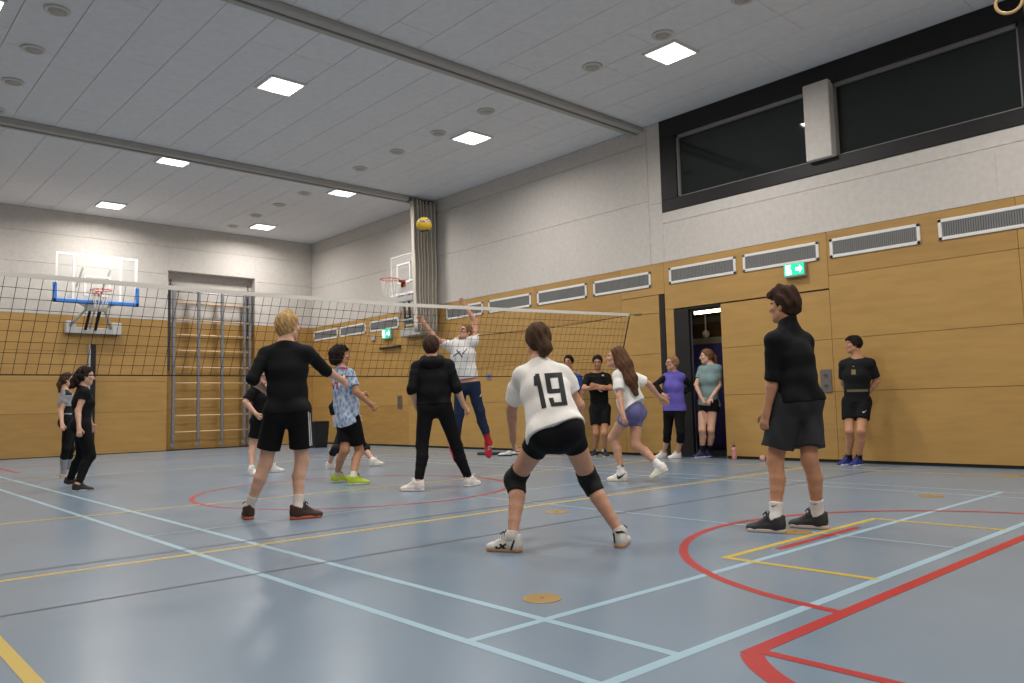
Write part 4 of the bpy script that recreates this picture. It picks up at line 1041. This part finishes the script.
BLK, BLK2 = (16, 16, 18), (20, 20, 22)
WHT = (240, 236, 230)
M_camo = bpy.data.materials.new('jersey_pattern'); M_camo.use_nodes = True
_nt = M_camo.node_tree; _b = _nt.nodes['Principled BSDF']; _tc = _nt.nodes.new('ShaderNodeTexCoord'); _n = _nt.nodes.new('ShaderNodeTexVoronoi'); _n.inputs['Scale'].default_value = 15
_mp = _nt.nodes.new('ShaderNodeMapping'); _mp.inputs['Scale'].default_value = (1.6, 1.6, 1.0); _r = _nt.nodes.new('ShaderNodeValToRGB')
_r.color_ramp.elements[0].color = (*lin((112, 142, 182)), 1); _r.color_ramp.elements[1].color = (*lin((206, 216, 230)), 1); _r.color_ramp.elements[0].position = 0.25; _r.color_ramp.elements[1].position = 0.75
for a, b in ((_tc.outputs['Object'], _mp.inputs[0]), (_mp.outputs[0], _n.inputs['Vector']), (_n.outputs['Distance'], _r.inputs[0]), (_r.outputs[0], _b.inputs['Base Color'])): _nt.links.new(a, b)
_b.inputs['Roughness'].default_value = 0.7
def at_dist(px, py, d):
    r = ray(px, py); r = np.array([r[0], r[1], 0]); return nrm(r)*d

NINETEEN = [[(535, 374.2), (539, 373.6), (546.8, 407.6), (541.9, 408.8)], [(533.6, 376.5), (537, 375.2), (538.6, 385.4), (534.2, 386)],
            [(544.3, 373.5), (561.5, 372.4), (562.3, 377), (545.2, 378.3)], [(544.3, 373.5), (549.2, 373.3), (552.5, 392), (547.4, 393)],
            [(547.5, 389.4), (560, 388.6), (560.6, 392.8), (548.4, 393.7)], [(557, 373), (561.7, 372.5), (567.5, 405), (562.3, 405.6)],
            [(550.6, 402.8), (567, 401.6), (567.5, 405.2), (551.6, 406.6)], [(548.6, 398.3), (553.3, 397.8), (555.4, 406), (551.4, 406.6)]]

people = [
 dict(label='woman seen from behind in white shirt with black number 19, crouching', root=(562, 549), S=0.97, fem=True, h=0.0065, tone='mid',
      sh=(540, 372, 0.16, -6, 4), shw=0.132, hp=(556, 432, -0.05, 0, 9), hd=(538, 340.5, 0.22, -14, -4),
      elL=(511.5, 409, 1), wrL=(513, 438, 1), elR=(579, 405, 1), wrR=(574, 428, 1), handL=dict(curl=0.5),
      knL=(515.5, 479, 1), knR=(589, 480, 1), ftL=(513, 551.5, -72, 0, 0), ftR=(620.5, 546.5, 14, 0, 0),
      wear=[bottom(BLK, 0.36, 0.006, 0.004, 0.14, amp=0.002), top(WHT, 0.78, 0.66, hem=0.015, e=0.019, es=0.026, flare=0.016, belly=0.026, seed=11, amp=0.012, hemtilt=0.12),
            ribbon('back_number', (28, 34, 34), 'top', NINETEEN), pads(BLK, (0.80, 0.24)), socks((206, 200, 194), 0.92), shoes((224, 220, 214), (196, 150, 110), (60, 60, 60)),
            ribbon('shoe_stripe', (34, 34, 36), 'shoeL', [[(494.5, 547), (496.5, 546), (501, 550.5), (499, 551)], [(499, 544.5), (501, 543.5), (507, 549.5), (505, 550.5)], [(496.5, 549), (506, 543), (507, 544.2), (497.5, 550.5)], [(510, 549.5), (513.5, 540), (515, 540.5), (512, 549.8)]]),
            ribbon('shoe_stripe', (34, 34, 36), 'shoeR', [[(613, 533), (614.6, 532.6), (615.6, 543), (614.2, 543.2)], [(616, 531.5), (626, 530), (626, 532.4), (616.4, 533.6)]]),
            hair((76, 56, 42), front=0.050, vol=0.015, amp=0.003, nape=-0.07, f=120, extra=[((0.010, -0.085, -0.02), (0.022, -0.115, -0.075), 0.05, 0.048), ((0.03, -0.105, -0.06), (0.012, -0.100, -0.098), 0.045, 0.036)])]),
 dict(label='blond man seen from behind in black long sleeved top, black shorts and white socks', root=(272, 520), S=1.035, h=0.0068, tone='light',
      sh=(286, 351, 0.0, 14, 1), hp=(288, 409, 0.0, 16, 0), hd=(288, 326.5, 0.03, 44, 0),
      elL=(252.5, 379, 0), wrL=(264, 389, 1), elR=(325, 370, 1), wrR=(341.5, 380, 1), handR=dict(curl=0.55),
      knL=(265.5, 463, 1), knR=(302, 461, 1), ftL=(248.5, 519, -6, 0, 0), ftR=(298, 519, 78, 0, 0),
      wear=[socks((216, 206, 196), 0.72), bottom(BLK, 0.74, 0.014, 0.034, 0.12), top(BLK2, 1.18, 1.2, hem=0.035, e=0.012, es=0.012, flare=0.012, belly=0.012, seed=3, amp=0.004),
            ribbon('side_stripe', (206, 204, 204), 'bot', [[(307.6, 410), (308.6, 410), (310.6, 446), (309.4, 446)], [(309.4, 413), (310.1, 413), (312.0, 445.5), (311.2, 445.5)]]),
            shoes((62, 42, 38), (186, 96, 60), (50, 38, 36)), hair((182, 148, 100), front=0.045, vol=0.014, amp=0.0035, nape=-0.075, f=190, extra=[((0, 0.0, 0.1), (0, 0.06, 0.085), 0.05, 0.035)])]),
 dict(label='man seen from behind in black hooded sweater, black trousers and white shoes', root=(444, 489), S=1.03, h=0.0075, tone='light',
      sh=(432.5, 364.5, 0.0, 4, 1), hp=(434.5, 405, 0.0, 4, 0), hd=(431, 346.5, 0.02, 2, 3),
      elL=(411.5, 388, 0), wrL=(416.5, 406, 1), elR=(456.5, 387, 0), wrR=(464, 406, 1), handR=dict(curl=0.5, bend=(0.3, 0.2, 0.2)),
      knL=(422, 445, 1), knR=(456.5, 446, 1), ftL=(418.5, 491, -78, 0, 0), ftR=(469, 486.5, 38, 0, 0),
      wear=[bottom((17, 17, 18), 1.92, 0.012, 0, 0.12, name='trousers', es=0.014), shoes((232, 224, 216), (222, 214, 206)),
            top((17, 17, 18), 1.22, 1.22, hem=-0.01, e=0.024, es=0.019, flare=0.002, belly=0.026, seed=6, amp=0.007, name='hooded_sweater'),
            lambda P: (lambda F: skin('hood', F.mesh(P.h, noise=folds(0.004, 9, 2)), mat('hooded_sweater_17_17_18', (17, 17, 18), 0.85), P.top))(Field().trunk(P.sc+P.su*0.03-P.slat*0.09-P.sf*0.05, P.sc+P.su*0.03+P.slat*0.09-P.sf*0.05, P.sf, 0.085, 0.055, 0.085, 0.055, 0.04).ball(P.sc+P.su*0.01-P.sf*0.10, np.array([P.slat, P.sf, P.su]), np.array([0.12, 0.055, 0.075]), 0.04).cone(P.sc+P.su*0.05+P.slat*0.06+P.sf*0.07, P.sc+P.su*0.06+P.slat*0.09-P.sf*0.03, 0.035, 0.05, 0.03).cone(P.sc+P.su*0.05-P.slat*0.06+P.sf*0.07, P.sc+P.su*0.06-P.slat*0.09-P.sf*0.03, 0.035, 0.05, 0.03)),
            hair((66, 48, 38), front=0.045, vol=0.018, amp=0.003, nape=-0.075)]),
 dict(label='tall young man standing with his back turned in black top and dark grey shorts', root=(796, 529), S=1.0, h=0.0065, tone='tan',
      sh=(789, 338, 0.0, -52, 0), hp=(796.5, 398, 0.0, -48, 0), hd=(784, 306.5, 0.02, -62, 2),
      elL=(773.5, 377, 0), wrL=(766.5, 412, 0), elR=(806, 374, 1), wrR=(798, 400, 1), handL=dict(curl=0.35), handR=dict(curl=0.6),
      knL=(775, 461, 0), knR=(809.5, 460, 0), ftL=(776, 532.5, -78, 0, 0), ftR=(818.5, 528.5, -76, 0, 0),
      wear=[socks((226, 222, 218), 0.71), bottom((46, 47, 49), 0.80, 0.016, 0.052, 0.06, amp=0.005, seed=8), shoes((48, 48, 52), (206, 186, 176), (40, 40, 44)),
            top((15, 15, 17), 1.10, 1.10, hem=0.03, e=0.016, es=0.018, flare=0.010, belly=0.018, seed=14, amp=0.005, standc=0.07),
            ribbon('sock_mark', (60, 56, 58), 'sockL', swoosh(774.5, 505.5, 6, 1, 0.3)),
            ribbon('sock_mark', (60, 56, 58), 'sockR', swoosh(816, 503.8, 4, 1, 0.3)),
            hair((60, 41, 31), front=0.060, vol=0.018, amp=0.009, f=85, nape=-0.055, fringe=0.06, extra=[((-0.03, 0.05, 0.10), (-0.03, 0.10, 0.085), 0.04, 0.022), ((0.03, 0.05, 0.105), (0.03, 0.095, 0.095), 0.04, 0.022), ((0, -0.05, 0.09), (0, 0.03, 0.115), 0.06, 0.05)])]),
 dict(label='running woman with long brown hair in white shirt and violet shorts',
      hair_px=[((619, 353, -0.03), (625, 365, -0.10), 0.088, 0.092), ((625, 365, -0.10), (631, 379, -0.15), 0.092, 0.078), ((631, 379, -0.15), (636.5, 394, -0.17), 0.078, 0.028)], root=(640, 481), S=0.97, fem=True, h=0.0075, tone='mid',
      sh=(624, 374.5, 0.02, -62, 2), hp=(633, 411, 0.0, -66, -4), hd=(615, 358.5, 0.02, -88, 10),
      elL=(619.5, 396, -1), wrL=(623, 414, -1), elR=(648.5, 384, 1), wrR=(660.5, 398, 0), handR=dict(curl=0.2, bend=(0, 0, 0.3)), handL=dict(curl=0.3),
      knL=(612.5, 438, 0), knR=(635.5, 445, 0), ftL=(622.5, 481, -84, 0, 0), ftR=(661, 482, -78, 0.10, -28),
      wear=[socks((232, 228, 224), 0.76), bottom((108, 106, 152), 0.46, 0.005, 0.004, 0.12, amp=0.001), shoes((232, 226, 214), (222, 210, 184)),
            top((240, 237, 232), 0.72, 0.80, hem=-0.035, e=0.024, es=0.032, flare=0.026, belly=0.03, seed=21, amp=0.011, hemfwd=-0.55),
            ribbon('shoe_mark', (40, 38, 40), 'shoeL', swoosh(621.5, 475.5, 9, 1, 0.5)), ribbon('shoe_mark', (40, 38, 40), 'shoeR', swoosh(663.5, 475, 8, 1, 0.8)),
            ribbon('sock_mark', (60, 58, 60), 'sockL', [[(621, 465), (623.5, 464.8), (623.7, 466.6), (621.2, 466.8)]]),
            hair((92, 64, 46), front=0.030, vol=0.014, amp=0.004, f=120, nape=-0.09, extra=[((0.0, -0.05, 0.05), (0.0, -0.07, -0.04), 0.085, 0.085)])]),
 dict(label='curly haired youth in pale blue patterned jersey, black shorts and yellow shoes', root=(346, 483.5), S=1.01, h=0.0075, tone='tan',
      sh=(342, 373, 0.0, 60, 0), hp=(348.5, 419, 0.0, 62, 0), hd=(341, 356, 0.0, 78, 6),
      elR=(356.5, 392, 0), wrR=(371, 404.5, 0), elL=(352, 394, 1), wrL=(362, 395.5, 1), handR=dict(curl=0.95), handL=dict(curl=0.95),
      knR=(359.5, 451, 0), knL=(345, 450, 0), ftR=(353, 485, 84, 0, 0), ftL=(336.5, 482.5, 82, 0, 0),
      wear=[socks((216, 210, 206), 0.82), bottom(BLK, 0.78, 0.014, 0.036, 0.10), shoes((186, 206, 62), (206, 206, 196), (90, 110, 40)),
            top((150, 170, 200), 0.62, 0.72, hem=0.05, e=0.020, es=0.026, flare=0.018, belly=0.02, seed=31, amp=0.007, m=M_camo, hemfwd=0.3),
            ribbon('back_number', (176, 52, 66), 'top', [[(331.5, 383), (333.2, 382.6), (334.6, 389), (333, 389.4)], [(334.2, 382.4), (338, 381.8), (338.3, 383.4), (334.6, 384)], [(336.6, 382.4), (338, 382.2), (337.6, 388.8), (336.2, 389)]]),
            ribbon('collar', (206, 70, 86), 'top', [[(338.5, 367.2), (347.5, 367.6), (347.8, 369.4), (339.2, 369)]]),
            hair((40, 30, 26), front=0.040, vol=0.036, amp=0.009, f=170, nape=-0.085, fringe=0.03, extra=[((0, -0.06, 0.03), (0, -0.07, -0.03), 0.095, 0.085)])]),
 dict(label='player in black leggings and knee pads half hidden behind the youth in the jersey', root=(351, 467.5), S=0.95, fem=True, h=0.009, tone='light',
      sh=(344, 389, 0.0, 80, 0), hp=(345, 423, 0.0, 80, 0), hd=(348, 377, 0.0, 85, -4),
      elR=(331.5, 407, -1), wrR=(334.5, 422, -1), elL=(350, 406, 1), wrL=(357, 416, 1), handR=dict(curl=0.8),
      knR=(335.5, 449, -1), knL=(365.5, 448, 1), ftR=(329.5, 469, 84, 0, 0), ftL=(373, 466.5, 84, 0.02, 0),
      wear=[bottom(BLK, 1.32, 0.006, 0, 0.12, name='leggings', es=0.007), top(BLK2, 1.55, hem=0.03, e=0.012, es=0.010, seed=41), pads(BLK, (0.9, 0.2)), socks(WHT, 0.9), shoes((226, 218, 206), (222, 214, 204)), hair((70, 52, 42), front=0.04)]),
 dict(label='youth in black shirt and shorts partly hidden behind the blond man', root=(261, 474), S=0.97, h=0.009, tone='light',
      sh=(262.5, 387, 0.0, 130, 0), hp=(262.5, 420, 0.0, 130, 0), hd=(264, 372.5, 0.0, 118, 0),
      elR=(245.5, 402, 0), wrR=(256, 414, -1), elL=(271, 403, 0), wrL=(268, 416, -1), handR=dict(curl=0.9), handL=dict(curl=0.6),
      knR=(253, 446, 0), knL=(268.5, 446, 0), ftR=(251.5, 475.5, 150, 0, 0), ftL=(271, 472.5, 95, 0, 0),
      wear=[socks(WHT, 0.84), bottom(BLK, 0.66, 0.014, 0.034, 0.10), top(BLK2, 0.85, hem=0.05, e=0.018, es=0.026, seed=45), shoes((228, 224, 218), (222, 216, 208)), hair((104, 80, 58), front=0.05)]),
 dict(label='woman in grey top and black leggings just behind the stooping woman in black', root=(66.5, 478), S=0.93, fem=True, h=0.009, tone='light',
      sh=(66, 394, 0.0, 80, 0), hp=(68, 421, 0.0, 80, 0), hd=(67.8, 380, 0.0, 86, -4),
      elR=(60.8, 411, -1), wrR=(62, 424, -1), elL=(73, 411, 1), wrL=(76, 422, 1), handR=dict(curl=0.6),
      knR=(66, 449, 0), knL=(70.5, 449, 0), ftR=(63.5, 478.5, 82, 0, 0), ftL=(68.5, 477.5, 84, 0, 0),
      wear=[socks((150, 150, 156), 0.35, 0.008), bottom(BLK, 1.42, 0.006, 0, 0.12, name='leggings', es=0.006), top((168, 168, 172), 0.5, hem=-0.09, e=0.010, es=0.010, flare=0, seed=51, amp=0.002),
            ribbon('black_band', BLK, 'top', [[(62, 406), (74, 406), (74, 413), (62, 413)], [(65, 389), (74, 389), (74, 395), (65.5, 395)]]), shoes((206, 184, 156), (216, 208, 196)),
            hair((78, 56, 42), front=0.03, vol=0.014, extra=[((0, -0.08, 0.02), (0, -0.115, -0.08), 0.045, 0.04), ((0, -0.115, -0.08), (0, -0.105, -0.20), 0.04, 0.02)])]),
 dict(label='dark haired woman in black shirt and black trousers stooping beside the woman in grey', root=(76, 490), S=0.93, fem=True, h=0.009, tone='light',
      sh=(83, 391.5, 0.0, 80, 0), hp=(81.5, 425, 0.0, 84, 0), hd=(86, 376, 0.0, 86, -8),
      elR=(78, 411, -1), wrR=(79, 428, -1), elL=(88, 410, 1), wrL=(91, 424, 1), handR=dict(curl=0.5),
      knR=(90.5, 456, 0), knL=(82, 456, 0), ftR=(77.5, 491.5, 86, 0, 0), ftL=(69.5, 487, 86, 0.02, -10),
      wear=[bottom(BLK, 1.94, 0.010, 0, 0.12, name='trousers', es=0.012), top(BLK2, 0.42, hem=0.05, e=0.014, es=0.016, seed=55), shoes((44, 40, 42), (206, 200, 192), (40, 40, 40)),
            hair((40, 28, 26), front=0.03, vol=0.022, amp=0.008, f=90, extra=[((0, -0.08, 0.0), (0, -0.12, -0.09), 0.07, 0.065), ((0.03, -0.09, -0.05), (0.03, -0.15, -0.17), 0.06, 0.035)])]),
 dict(label='jumping man in white shirt, navy trousers and red shoes with both arms raised', pos=at_dist(467, 400, 11.45), airborne=True, S=1.0, h=0.0085, tone='mid',
      sh=(461.5, 342, 0.0, -150, 10), hp=(466.5, 384, 0.0, -155, 0), hd=(465.5, 332.5, -0.02, -125, 22), shL=(474, 339.5, -0.05), shR=(451, 345, 0.05),
      elL=(475.5, 321.5, 0), wrL=(466, 307.5, 0), elR=(436, 339.5, -1), wrR=(424.8, 324, 0), handL=dict(curl=0.1, palm=(0, 1, 0), thumb=(-1, 0, 0)), handR=dict(curl=0.15, palm=(0, 1, 0), thumb=(1, 0, 0)),
      knL=(479.5, 411, -1), knR=(459, 414, -1), ftL=(489, 443, 160, 0, -72, 0.08), ftR=(456, 448, 120, 0, -66, 0.02),
      wear=[socks((170, 34, 44), 0.66, 0.012), bottom((34, 46, 70), 1.70, 0.014, 0, 0.02, name='trousers', es=0.018, amp=0.005), shoes((190, 32, 44), (196, 40, 48), (226, 214, 208)),
            top((240, 237, 234), 0.66, 0.66, hem=-0.075, e=0.018, es=0.022, flare=0.014, belly=0.014, seed=61, amp=0.006),
            ribbon('shirt_print', (66, 66, 78), 'top', [[(456, 350), (457, 349.5), (463, 357), (462, 357.6)], [(453, 356), (460, 351), (460.5, 352), (453.5, 357)], [(462, 354), (467, 348), (467.6, 348.6), (462.6, 354.8)]]),
            ribbon('trouser_mark', (206, 206, 210), 'bot', [[(479.5, 396.5), (481, 393.5), (481.8, 394), (480.4, 397)]]), glasses,
            hair((122, 90, 64), front=0.050, vol=0.012, amp=0.003, nape=-0.04)]),
 dict(label='dark haired youth in black polo shirt standing with folded arms by the wood wall', root=(600, 456.5), S=1.0, h=0.009, tone='tan',
      sh=(597.5, 376, 0.0, 176, 0), hp=(600, 408.5, 0.0, 176, 0), hd=(597.5, 362, -0.05, 184, -14),
      elR=(584, 388.5, -1), wrR=(597.5, 388, -1), elL=(610.5, 388.5, -1), wrL=(598, 386, -1), handR=dict(curl=0.3, palm=(0, -1, 0)), handL=dict(curl=0.3, palm=(0, -1, 0)),
      knR=(596.5, 433, -1), knL=(604.5, 433, -1), ftR=(595.5, 456, -165, 0, 0), ftL=(605, 456.5, 168, 0, 0),
      wear=[socks(WHT, 0.86), bottom(BLK, 0.66, 0.014, 0.034, 0.10), top((16, 16, 18), 0.75, hem=0.06, e=0.018, es=0.024, seed=65), shoes((36, 36, 40), (206, 204, 202), (40, 40, 40)),
            ribbon('polo_mark', (206, 206, 206), 'top', [[(601.5, 374.8), (604, 374.8), (603.6, 376.6), (601.9, 376.6)]]), hair((30, 26, 26), front=0.055, vol=0.014, nape=-0.04)]),
 dict(label='youth in blue shirt by the wood wall partly hidden behind the woman with number 19', root=(569, 454.5), S=0.97, h=0.009, tone='tan',
      sh=(570, 377, 0.0, -172, 0), hp=(570, 409, 0.0, -172, 0), hd=(568.5, 361.5, 0.0, -158, -6),
      elR=(559, 393, 0), wrR=(560.5, 408, -1), elL=(581.5, 393, 0), wrL=(580, 408, -1),
      knR=(565.5, 432, -1), knL=(574.5, 432, -1), ftR=(562.5, 454, -150, 0, 0), ftL=(575, 454.5, -170, 0, 0),
      wear=[socks(BLK, 0.86), bottom(BLK, 0.66, 0.014, 0.034, 0.10), top((48, 78, 150), 0.8, hem=0.05, e=0.018, es=0.024, seed=66), shoes((206, 202, 198), (40, 40, 42), (40, 40, 40)), hair((34, 28, 27), front=0.055, vol=0.016, nape=-0.04)]),
 dict(label='woman in glasses and violet vest over black sleeves, hands on hips by the door', root=(670, 459), S=0.965, fem=True, h=0.009, tone='mid', bulk=1.08,
      sh=(673.5, 376, 0.0, -155, 0), hp=(674, 408, 0.0, -155, 0), hd=(671.8, 363, -0.03, -118, 0),
      elR=(655, 385, 0), wrR=(663.5, 395, -1), elL=(692, 387, 0), wrL=(680, 395, -1), handR=dict(curl=0.4, palm=(0, -1, 0.3)), handL=dict(curl=0.4, palm=(0, -1, 0.3)),
      knR=(667.5, 432, -1), knL=(680.5, 432, -1), ftR=(664, 458, -122, 0, 0), ftL=(678, 458.5, -118, 0, 0),
      wear=[bottom((16, 16, 18), 1.46, 0.008, 0, 0.12, name='trousers', es=0.014), shoes((226, 220, 214), (216, 210, 202)), top((18, 18, 20), 1.85, hem=-0.1, e=0.008, es=0.012, flare=0, name='undershirt', seed=71),
            top((102, 92, 178), 0.0, hem=0.05, e=0.022, flare=0.012, belly=0.016, name='vest', seed=72, standc=0.02), glasses, hair((152, 118, 84), front=0.045, vol=0.018, amp=0.004, nape=-0.06)]),
 dict(label='young woman in grey green shirt and black shorts leaning in the doorway', root=(706, 457.4), S=1.01, fem=True, h=0.009, tone='light', bulk=1.04,
      sh=(710, 368, 0.0, -152, 0), hp=(708, 404, 0.0, -152, 0), hd=(706.3, 356.5, 0.0, -98, -4),
      elR=(696, 385.5, 0, -0.05), wrR=(701.5, 398, -1, -0.22), elL=(719.5, 385.5, 0, -0.05), wrL=(711, 398, -1, -0.21), handR=dict(curl=0.4, palm=(0, -1, 0)), handL=dict(curl=0.4, palm=(0, -1, 0)),
      knR=(702, 430, -1), knL=(711, 430, -1), ftR=(702.5, 457.6, -128, 0, 0), ftL=(709.5, 457.1, -138, 0, 0),
      wear=[socks((24, 24, 28), 0.66), bottom(BLK, 0.32, 0.012, 0.020, 0.12), top((126, 150, 150), 0.62, hem=0.03, e=0.020, es=0.018, flare=0.014, belly=0.01, seed=75), shoes((40, 42, 84), (196, 196, 204), (60, 60, 80)),
            hair((120, 84, 58), front=0.040, vol=0.014, amp=0.003, extra=[((0.02, -0.09, 0.04), (0.03, -0.15, -0.03), 0.04, 0.035), ((0.03, -0.15, -0.03), (0.03, -0.15, -0.16), 0.034, 0.018)])]),
 dict(label='young man in black football shirt and shorts leaning on the wood wall, arms behind', root=(853.5, 465.6), S=1.0, h=0.008, tone='tan',
      sh=(857, 362.5, -0.04, -168, 0), hp=(856.5, 402, 0.0, -168, 0), hd=(853.3, 344.5, -0.04, -104, 0),
      elR=(843, 382, 1), wrR=(850, 396, 1), elL=(876.5, 381, 1), wrL=(866, 396, 1), handR=dict(curl=0.4), handL=dict(curl=0.4),
      knR=(849.5, 431, -1), knL=(861, 431, -1), ftR=(849, 465.2, -140, 0, 0), ftL=(859, 465.8, -150, 0, 0),
      wear=[socks((16, 16, 18), 0.82), bottom((15, 15, 17), 0.60, 0.014, 0.030, 0.10), top((24, 25, 27), 0.80, hem=0.0, e=0.016, es=0.024, flare=0.006, seed=81, amp=0.004), shoes((36, 46, 116), (206, 206, 212), (60, 60, 90)),
            ribbon('chest_crest', (120, 104, 70), 'top', [[(851.5, 369.5), (855.5, 369.5), (855.8, 374.5), (851.5, 374.8)], [(852.4, 365.8), (854.6, 365.8), (854.4, 367), (852.6, 367)]]),
            ribbon('hem_band', (110, 98, 72), 'top', [[(847, 389.6), (868, 389.2), (868, 391.6), (847, 392)]]), ribbon('shorts_mark', (206, 206, 206), 'bot', swoosh(864.5, 411.5, 4)),
            hair((30, 26, 26), front=0.055, vol=0.016, amp=0.003, nape=-0.03, fringe=0.02)]),
]
for sp in people: make_person(sp)

# ================================================================ LOOSE THINGS ON THE FLOOR
p = floor_pt(734.5, 459.6)
t = thing('drinking_bottle', (p[0], p[1], 0), 'translucent pink drinking bottle on the floor against the wood wall', 'bottle')
b = MB(); b.lathe((p[0], p[1], 0), (0, 0, 1), [(0.033, 0.001), (0.036, 0.01), (0.036, 0.11), (0.033, 0.12), (0.036, 0.13), (0.036, 0.17), (0.022, 0.195), (0.02, 0.205)], 24); b.build('body', mat('pink_plastic', (206, 142, 140), 0.25), t, True)
b = MB(); b.lathe((p[0], p[1], 0.205), (0, 0, 1), [(0.024, 0), (0.024, 0.025), (0.012, 0.03), (0.010, 0.045), (0.006, 0.047)], 20); b.build('cap', mat('dark_red_cap', (110, 52, 56), 0.4), t, True)
def crumpled(px, py, w, hgt, rgb, name, label, cat, seed):
    q = floor_pt(px, py); f = Field(); r = np.random.RandomState(seed); aw, ri = frame_at(q)
    for k in range(7): f.ball(q+ri*r.uniform(-w/2, w/2)*0.8+aw*r.uniform(-0.03, 0.03)+UP*(hgt*0.45), np.array([ri, aw, UP]), np.array([w*0.22, 0.035, hgt*r.uniform(0.35, 0.55)]), 0.02)
    o = skin(name, f.mesh(0.008, noise=folds(0.006, seed, 3), cuts=[(q+UP*0.001, -UP)]), mat(name+'_%d' % seed, rgb, 0.8), None); tag(o, label, cat)
crumpled(763, 461, 0.09, 0.09, (206, 152, 146), 'cloth_ball', 'small pink crumpled cloth on the floor behind the standing man', 'cloth', 3)
crumpled(1001, 463.5, 0.34, 0.075, (216, 210, 202), 'towel', 'white folded towel on the floor at the wood wall, far right', 'towel', 4)
def loose_shoe(px, py, ang, rgb, sole, label):
    q = floor_pt(px, py); P = Person(); P.S = 1.0; P.fem = False; P.h = 0.008; aw, ri = frame_at(q)
    t = thing('shoe', (q[0], q[1], 0), label, 'shoe'); P.ob = t
    f = heading(q, ang); l = np.cross(f, UP); L = lambda x, y, z: q+l*x+f*y+UP*z
    F = Field(); A = np.array([l, f, UP]); F.ball(L(0, -0.1, 0.05), A, np.array([0.036, 0.045, 0.048]), 0.02); F.trunk(L(0, -0.08, 0.044), L(0, 0.055, 0.028), l, 0.036, 0.044, 0.045, 0.026, 0.03); F.ball(L(0, 0.07, 0.028), A, np.array([0.045, 0.052, 0.026]), 0.02); F.cone(L(0, -0.08, 0.05), L(0, -0.085, 0.085), 0.04, 0.038, 0.02, [(L(0, 0, 0.088), UP)])
    u = skin('upper', F.mesh(0.008, cuts=[(L(0, 0, 0.012), -UP)]), mat('loose_%d_%d_%d' % rgb, rgb, 0.6), t)
    F = Field(); F.trunk(L(0, -0.105, 0.012), L(0, 0.075, 0.012), l, 0.042, 0.045, 0.05, 0.045, 0.03); skin('sole', F.mesh(0.007, cuts=[(L(0, 0, 0.001), -UP), (L(0, 0, 0.026), UP)]), mat('loosesole_%d_%d_%d' % sole, sole, 0.6), t)
    b = MB()
    for k in range(4): b.tube([L(-0.03, -0.03+0.02*k, 0.075-0.013*k), L(0, -0.028+0.02*k, 0.088-0.014*k), L(0.03, -0.026+0.02*k, 0.075-0.013*k)], 0.004, 6)
    b.build('laces', mat('loose_lace', (60, 58, 60), 0.7), t, True)
loose_shoe(504.5, 456, -88, (214, 208, 204), (36, 36, 38), 'white trainer with black sole by the wall, nearer the jumper\'s red shoe')
loose_shoe(514, 455, -70, (206, 202, 198), (40, 40, 42), 'white trainer by the wall just under the crouching woman\'s hanging hand')
b = MB(); q = floor_pt(489, 454.6); b.bevel_box((q[0]-0.16, q[1]-0.20, 0.001), (q[0]+0.16, q[1]+0.20, 0.05), 0.02); tag(b.build('floor_mat', mat('dark_mat', (52, 56, 58), 0.8)), 'flat dark pad lying by the wall beside the white trainers', 'pad')
